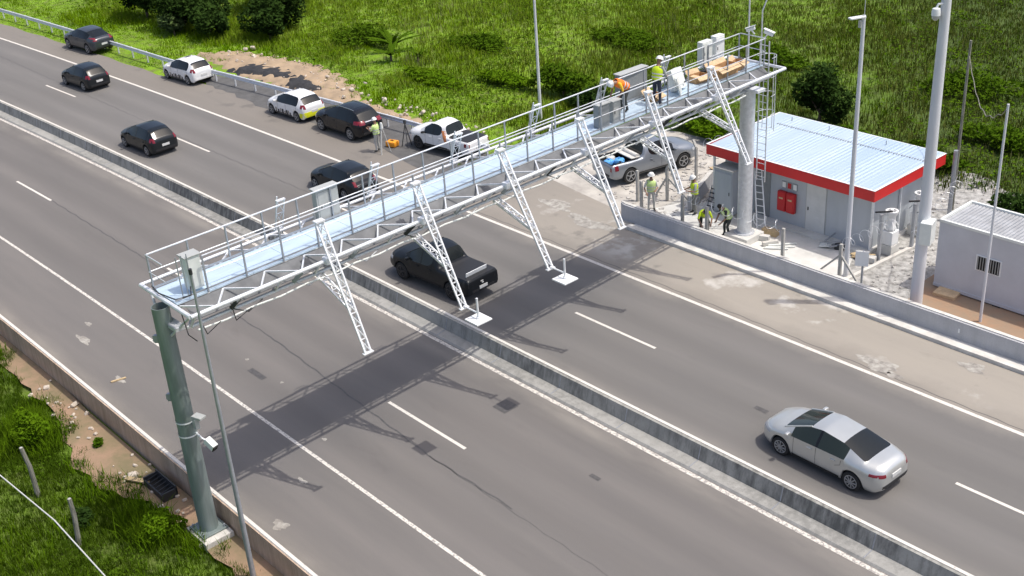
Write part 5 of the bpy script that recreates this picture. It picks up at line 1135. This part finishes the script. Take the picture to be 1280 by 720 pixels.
# ------------------------------------------------------------ people
M_['skin'] = mat('skin', (.30, .17, .11), .6); M_['hivis'] = mat('hivis_yellow', (.62, .80, .02), .7); M_['hiviso'] = mat('hivis_orange', (.95, .20, .01), .7); M_['hivisp'] = mat('hivis_pale', (.62, .80, .30), .7)
M_['helmet'] = mat('white_helmet', (.82, .82, .80), .35); M_['shirtg'] = mat('grey_shirt', (.35, .37, .36), .85); M_['navy'] = mat('navy_trousers', (.03, .035, .06), .85); M_['greyt'] = mat('grey_trousers', (.22, .22, .20), .85); M_['darkt'] = mat('dark_clothes', (.045, .05, .045), .85)
M_['boot'] = mat('boots', (.02, .018, .016), .7); M_['palet'] = mat('pale_trousers', (.45, .45, .42), .85); M_['orshirt'] = mat('yellow_shirt', (.80, .50, .03), .8); M_['hairm'] = mat('dark_hair', (.02, .015, .012), .8)
M_['refl'] = mat('reflective_band', (.6, .6, .58), .35); M_['paleshirt'] = mat('pale_shirt', (.62, .62, .58), .8)
def person(label, x, y, z, face, J, cl, group='workers'):
    """J: joints in a body frame (+x ahead, +y left); cl: material slots"""
    t = thing('person', label, 'person', (x, y, z), math.radians(face), group)
    t.scale = (1.06, 1.06, 1.06)
    pv = J['pelvis']; ch = J['chest']; nk = J['neck']; hd = J['head']
    V = []; E_ = []; R_ = []; T_ = []
    def add(p, rr, tagn, par=None):
        V.append(Vector(p)); R_.append(rr); T_.append(tagn)
        if par is not None: E_.append((par, len(V)-1))
        return len(V)-1
    pv, ch, nk, hd = map(Vector, (pv, ch, nk, hd))
    p0 = add(pv, (.155, .12), 'trousers'); w = add(pv.lerp(ch, .4), (.135, .105), 'shirt', p0); c = add(ch, (.165, .115), 'shirt', w); n0 = add(nk, (.06, .06), 'skin', c)
    h0 = add(nk.lerp(hd, .45), (.062, .065), 'skin', n0); h1 = add(hd, (.082, .095), 'skin', h0); up = (hd-nk).normalized(); h2 = add(hd+up*.09, (.065, .075), 'skin', h1)
    for s_, S_ in ((1, 'L'), (-1, 'R')):
        lat = Vector((0, s_, 0)); sh = ch+lat*.185+(nk-ch)*.45
        a = add(sh, (.062, .062), 'shirt', c); e = add(J['elb'+S_], (.045, .045), 'shirt', a); wr = add(J['wr'+S_], (.030, .026), cl.get('fore', 'skin'), e)
        d_ = (Vector(J['wr'+S_])-Vector(J['elb'+S_])).normalized(); q = d_.cross(Vector((0, 0, 1))); q = q.normalized() if q.length > .1 else Vector((0, 1, 0)); nn = d_.cross(q).normalized()
        pm = add(Vector(J['wr'+S_])+d_*.05, (.038, .016), 'skin', wr)
        for k, ln in enumerate((.070, .08, .075, .06)):
            b0 = Vector(J['wr'+S_])+d_*.085+q*(k-1.5)*.021; f1_ = add(b0, (.0105, .0105), 'skin', pm); f2 = add(b0+d_*ln*.5-nn*.012, (.0095, .0095), 'skin', f1_); add(b0+d_*ln*.85-nn*.04, (.008, .008), 'skin', f2)
        th = add(Vector(J['wr'+S_])+d_*.04+q*s_*.045, (.012, .012), 'skin', pm); add(Vector(J['wr'+S_])+d_*.085+q*s_*.06-nn*.015, (.010, .010), 'skin', th)
        hp = add(pv+lat*.095+Vector((0, 0, -.05)), (.095, .095), 'trousers', p0); kn = add(J['kn'+S_], (.062, .062), 'trousers', hp)
        kj, aj = Vector(J['kn'+S_]), Vector(J['an'+S_]); cf = add(kj.lerp(aj, .35), (.062, .060), 'trousers', kn); an = add(aj, (.042, .042), 'trousers', cf)
        fd = Vector((math.cos(J.get('ft', 0)), math.sin(J.get('ft', 0)), 0)); add(aj+Vector((0, 0, -.045))-fd*.03, (.04, .035), 'boot', an); ml = add(aj+fd*.10+Vector((0, 0, -.05)), (.045, .030), 'boot', an); add(aj+fd*.17+Vector((0, 0, -.055)), (.035, .025), 'boot', ml)
    me = bpy.data.meshes.new('body'); me.from_pydata(V, E_, []); ob = bpy.data.objects.new('bodytmp', me); COL.objects.link(ob)
    sk = ob.modifiers.new('k', 'SKIN'); sk.use_smooth_shade = True
    if not me.skin_vertices: me.skin_vertices.new() if hasattr(me.skin_vertices, 'new') else None
    for i, sv_ in enumerate(me.skin_vertices[0].data): sv_.radius = R_[i]; sv_.use_root = (i == 0)
    sb = ob.modifiers.new('s', 'SUBSURF'); sb.levels = 1; sb.render_levels = 1
    dg = bpy.context.evaluated_depsgraph_get(); dg.update(); m2 = bpy.data.meshes.new_from_object(ob.evaluated_get(dg)); bpy.data.objects.remove(ob)
    m2.name = 'body'; slots = ['skin', 'shirt', 'trousers', 'boot']; m2.materials.clear()
    for s_ in slots: m2.materials.append(M_[cl.get(s_, s_)])
    seg = [(V[a], V[b], T_[b] if T_[b] != 'trousers' or T_[a] != 'shirt' else 'shirt') for a, b in E_]
    for p in m2.polygons:
        p.use_smooth = True; best = (9, 'shirt')
        for a, b, tg in seg:
            ab = b-a; k = max(0, min(1, (p.center-a).dot(ab)/max(ab.length_squared, 1e-9))); dd = (p.center-a-ab*k).length-.0
            if dd < best[0]: best = (dd, tg)
        p.material_index = slots.index(best[1])
    body = bpy.data.objects.new('body', m2); COL.objects.link(body); body.parent = t
    # face and helmet / hair
    fx = Vector(J.get('look', (1, 0, 0))).normalized(); up = (hd-nk).normalized(); fx = (fx-up*fx.dot(up)).normalized(); lt = up.cross(fx); o_ = hd+fx*.088
    for s_ in (-1, 1):
        MB().box(o_+lt*.033*s_+up*.018, (.014, .014, .010), b=.004).build('eye', 'dark', t, world=False, smooth=True)
        MB().box(hd+lt*.086*s_, (.03, .018, .05), b=.007).build('ear', 'skin', t, world=False, smooth=True)
    MB().bar(o_+up*.012, o_-up*.03+fx*.02, .022).build('nose', 'skin', t, world=False); MB().box(o_-up*.05-fx*.006, (.012, .04, .008), b=.003).build('mouth', 'dark', t, world=False)
    q = up.to_track_quat('Z', 'Y').to_matrix(); top = hd+up*.045; mb = MB()
    if cl.get('helmet'):
        prof = [(.155, -.005), (.150, .01), (.128, .012), (.122, .05), (.095, .10), (.05, .125), (.01, .13)]
    else: prof = [(.098, -.02), (.104, .03), (.085, .075), (.045, .095), (.01, .10)]
    n_ = 16
    for (rr, h_) in prof:
        for k in range(n_): a = 6.2832*k/n_; mb.v.append(tuple(top+q @ Vector((rr*math.cos(a), rr*math.sin(a)*.92, h_))))
    for i in range(len(prof)-1):
        for k in range(n_): mb.f.append((i*n_+k, i*n_+(k+1) % n_, (i+1)*n_+(k+1) % n_, (i+1)*n_+k))
    mb.f.append(tuple(range(n_))); mb.f.append(tuple((len(prof)-1)*n_+k for k in range(n_)))
    mb.build('helmet' if cl.get('helmet') else 'hair', 'helmet' if cl.get('helmet') else 'hairm', t, world=False, smooth=True)
    # vest: loft around the torso
    if cl.get('vest'):
        ax = (ch-pv).normalized(); mb = MB(); n_ = 18; ring = []
        fr = (fx-ax*fx.dot(ax)).normalized() if abs(fx.dot(ax)) < .95 else Vector((0, 0, -1)); fr = Vector((1, 0, 0))-ax*ax.x; fr.normalize(); ltt = ax.cross(fr)
        for (f_, a_, b_) in ((.02, .195, .155), (.25, .185, .15), (.6, .195, .155), (.95, .215, .16), (1.18, .20, .14), (1.36, .10, .10)):
            c_ = pv+(ch-pv)*f_
            for k in range(n_): a = 6.2832*k/n_; mb.v.append(tuple(c_+ltt*math.cos(a)*a_+fr*math.sin(a)*b_))
        for i in range(5):
            for k in range(n_): mb.f.append((i*n_+k, i*n_+(k+1) % n_, (i+1)*n_+(k+1) % n_, (i+1)*n_+k))
        v_ = mb.build('vest', cl['vest'], t, world=False, smooth=True)
        for f_ in (.30, .62):
            mb = MB(); 
            for e_ in (-.03, .03):
                c_ = pv+(ch-pv)*(f_+e_*2)
                for k in range(n_): a = 6.2832*k/n_; mb.v.append(tuple(c_+ltt*math.cos(a)*.206+fr*math.sin(a)*.166))
            for k in range(n_): mb.f.append((k, (k+1) % n_, n_+(k+1) % n_, n_+k))
            mb.build('reflective_band', 'refl', v_, world=False, smooth=True)
    return t
STAND = dict(pelvis=(0, 0, .93), chest=(.02, 0, 1.30), neck=(.01, 0, 1.49), head=(.03, 0, 1.62), elbL=(-.02, .30, 1.12), wrL=(.14, .26, .92), elbR=(-.02, -.30, 1.12), wrR=(.14, -.26, .92), knL=(.03, .11, .50), anL=(-.02, .13, .10), knR=(.03, -.11, .50), anR=(.0, -.13, .10))
def pose(**k): d_ = dict(STAND); d_.update(k); return d_
person('worker in pale green vest and white cap standing by the road behind the black wagon', 21.6, -9.75, 0, 20, pose(elbL=(.12, .26, 1.12), wrL=(.34, .16, 1.18), elbR=(.14, -.24, 1.14), wrR=(.36, -.08, 1.2)), dict(shirt='hivisp', trousers='palet', vest='hivisp', helmet=True))
person('bent over worker in orange vest and white helmet on the gantry walkway', *G(-7.0, .25, .03), 88, pose(pelvis=(-.15, 0, .88), chest=(.22, 0, 1.10), neck=(.40, 0, 1.16), head=(.53, 0, 1.16), look=(.5, 0, -1), elbL=(.25, .26, .86), wrL=(.42, .18, .66), elbR=(.25, -.26, .86), wrR=(.42, -.18, .66), knL=(.03, .12, .48), knR=(.03, -.12, .48), anL=(-.08, .13, .10), anR=(-.08, -.13, .10)), dict(shirt='orshirt', trousers='darkt', vest='hiviso', helmet=True))
person('worker in yellow vest, navy trousers and white helmet standing on the gantry walkway', *G(-8.35, -.28, .03), -80, pose(chest=(.08, 0, 1.28), neck=(.12, 0, 1.46), head=(.18, 0, 1.58), look=(1, 0, -.5), elbL=(.20, .26, 1.05), wrL=(.42, .18, .98), elbR=(.20, -.26, 1.05), wrR=(.42, -.18, .98)), dict(shirt='shirtg', trousers='navy', vest='hivis', helmet=True))
person('worker in pale vest and white helmet standing at the thick concrete post', 5.35, -13.15, 0, 150, pose(elbL=(.12, .26, 1.1), wrL=(.32, .1, 1.05)), dict(shirt='paleshirt', trousers='palet', vest='hivisp', helmet=True))
person('worker in yellow vest and white helmet reading papers on the slab', 3.66, -14.15, 0, 60, pose(head=(.07, 0, 1.61), look=(1, 0, -.6), elbL=(.10, .27, 1.12), wrL=(.34, .14, 1.12), elbR=(.10, -.27, 1.12), wrR=(.34, -.14, 1.12)), dict(shirt='shirtg', trousers='greyt', vest='hivis', helmet=True))
person('crouching worker in bright yellow vest without helmet behind the wall', 2.15, -13.0, 0, 140, pose(pelvis=(-.22, 0, .62), chest=(.10, 0, .86), neck=(.24, 0, .97), head=(.34, 0, 1.03), look=(1, 0, -.8), elbL=(.22, .28, .66), wrL=(.42, .2, .48), elbR=(.22, -.28, .66), wrR=(.42, -.2, .48), knL=(.18, .16, .46), knR=(.18, -.16, .46), anL=(-.04, .16, .10), anR=(-.04, -.16, .10)), dict(shirt='hivis', trousers='darkt', vest='hivis'))
person('stooping worker in dark clothes with small pale vest beside the right column', 1.05, -13.15, 0, 70, pose(pelvis=(-.12, 0, .86), chest=(.10, 0, 1.15), neck=(.20, 0, 1.30), head=(.29, 0, 1.38), look=(1, 0, -.7), elbL=(.2, .26, .95), wrL=(.36, .18, .76), elbR=(.2, -.26, .95), wrR=(.36, -.18, .76), anL=(-.06, .13, .10)), dict(shirt='darkt', trousers='darkt', vest='hivisp'))
t = thing('paper_sheet', 'white papers held by the worker in yellow vest on the slab', 'papers', (3.85, -13.8, 1.14)); MB().box((3.86, -13.80, 1.15), (.30, .34, .012), rz=1.05, ry=-.4).build('sheet', 'white', t)
# survey tripod and orange case
t = thing('tripod', 'white surveying tripod beside the worker at the shoulder', 'tripod', (21.2, -9.85, 0))
for a in (0, 2.1, 4.2): MB().bar((21.2+.05*math.cos(a), -9.85+.05*math.sin(a), 1.3), (21.2+.36*math.cos(a), -9.85+.36*math.sin(a), .0), .04).build('leg', 'cablew', t)
MB().lathe([(.08, 1.3), (.09, 1.36), (.07, 1.6), (.05, 1.66)], (21.2, -9.85, 0), n=12).build('instrument', 'cabw', t)
t = thing('tripod', 'dark slim tripod standing at the front of the white pickup', 'tripod', (20.6, -12.0, 0))
for a in (.5, 2.6, 4.7): MB().bar((20.9, -11.15, 1.3), (20.9+.3*math.cos(a), -11.15+.3*math.sin(a), .0), .035).build('leg', 'dark', t)
MB().box((20.9, -11.15, 1.4), (.12, .12, .2), b=.01).build('head', 'dark', t)
t = thing('equipment_case', 'orange yellow hard case lying on the asphalt beside the worker', 'case', (21.6, -10.7, .004)); MB().box((21.6, -10.7, .17), (.62, .46, .3), b=.06, rz=.3).build('body', 'orange', t, smooth=True); MB().box((21.6, -10.7, .345), (.2, .05, .05), rz=.3, b=.015).build('handle', 'dark', t)
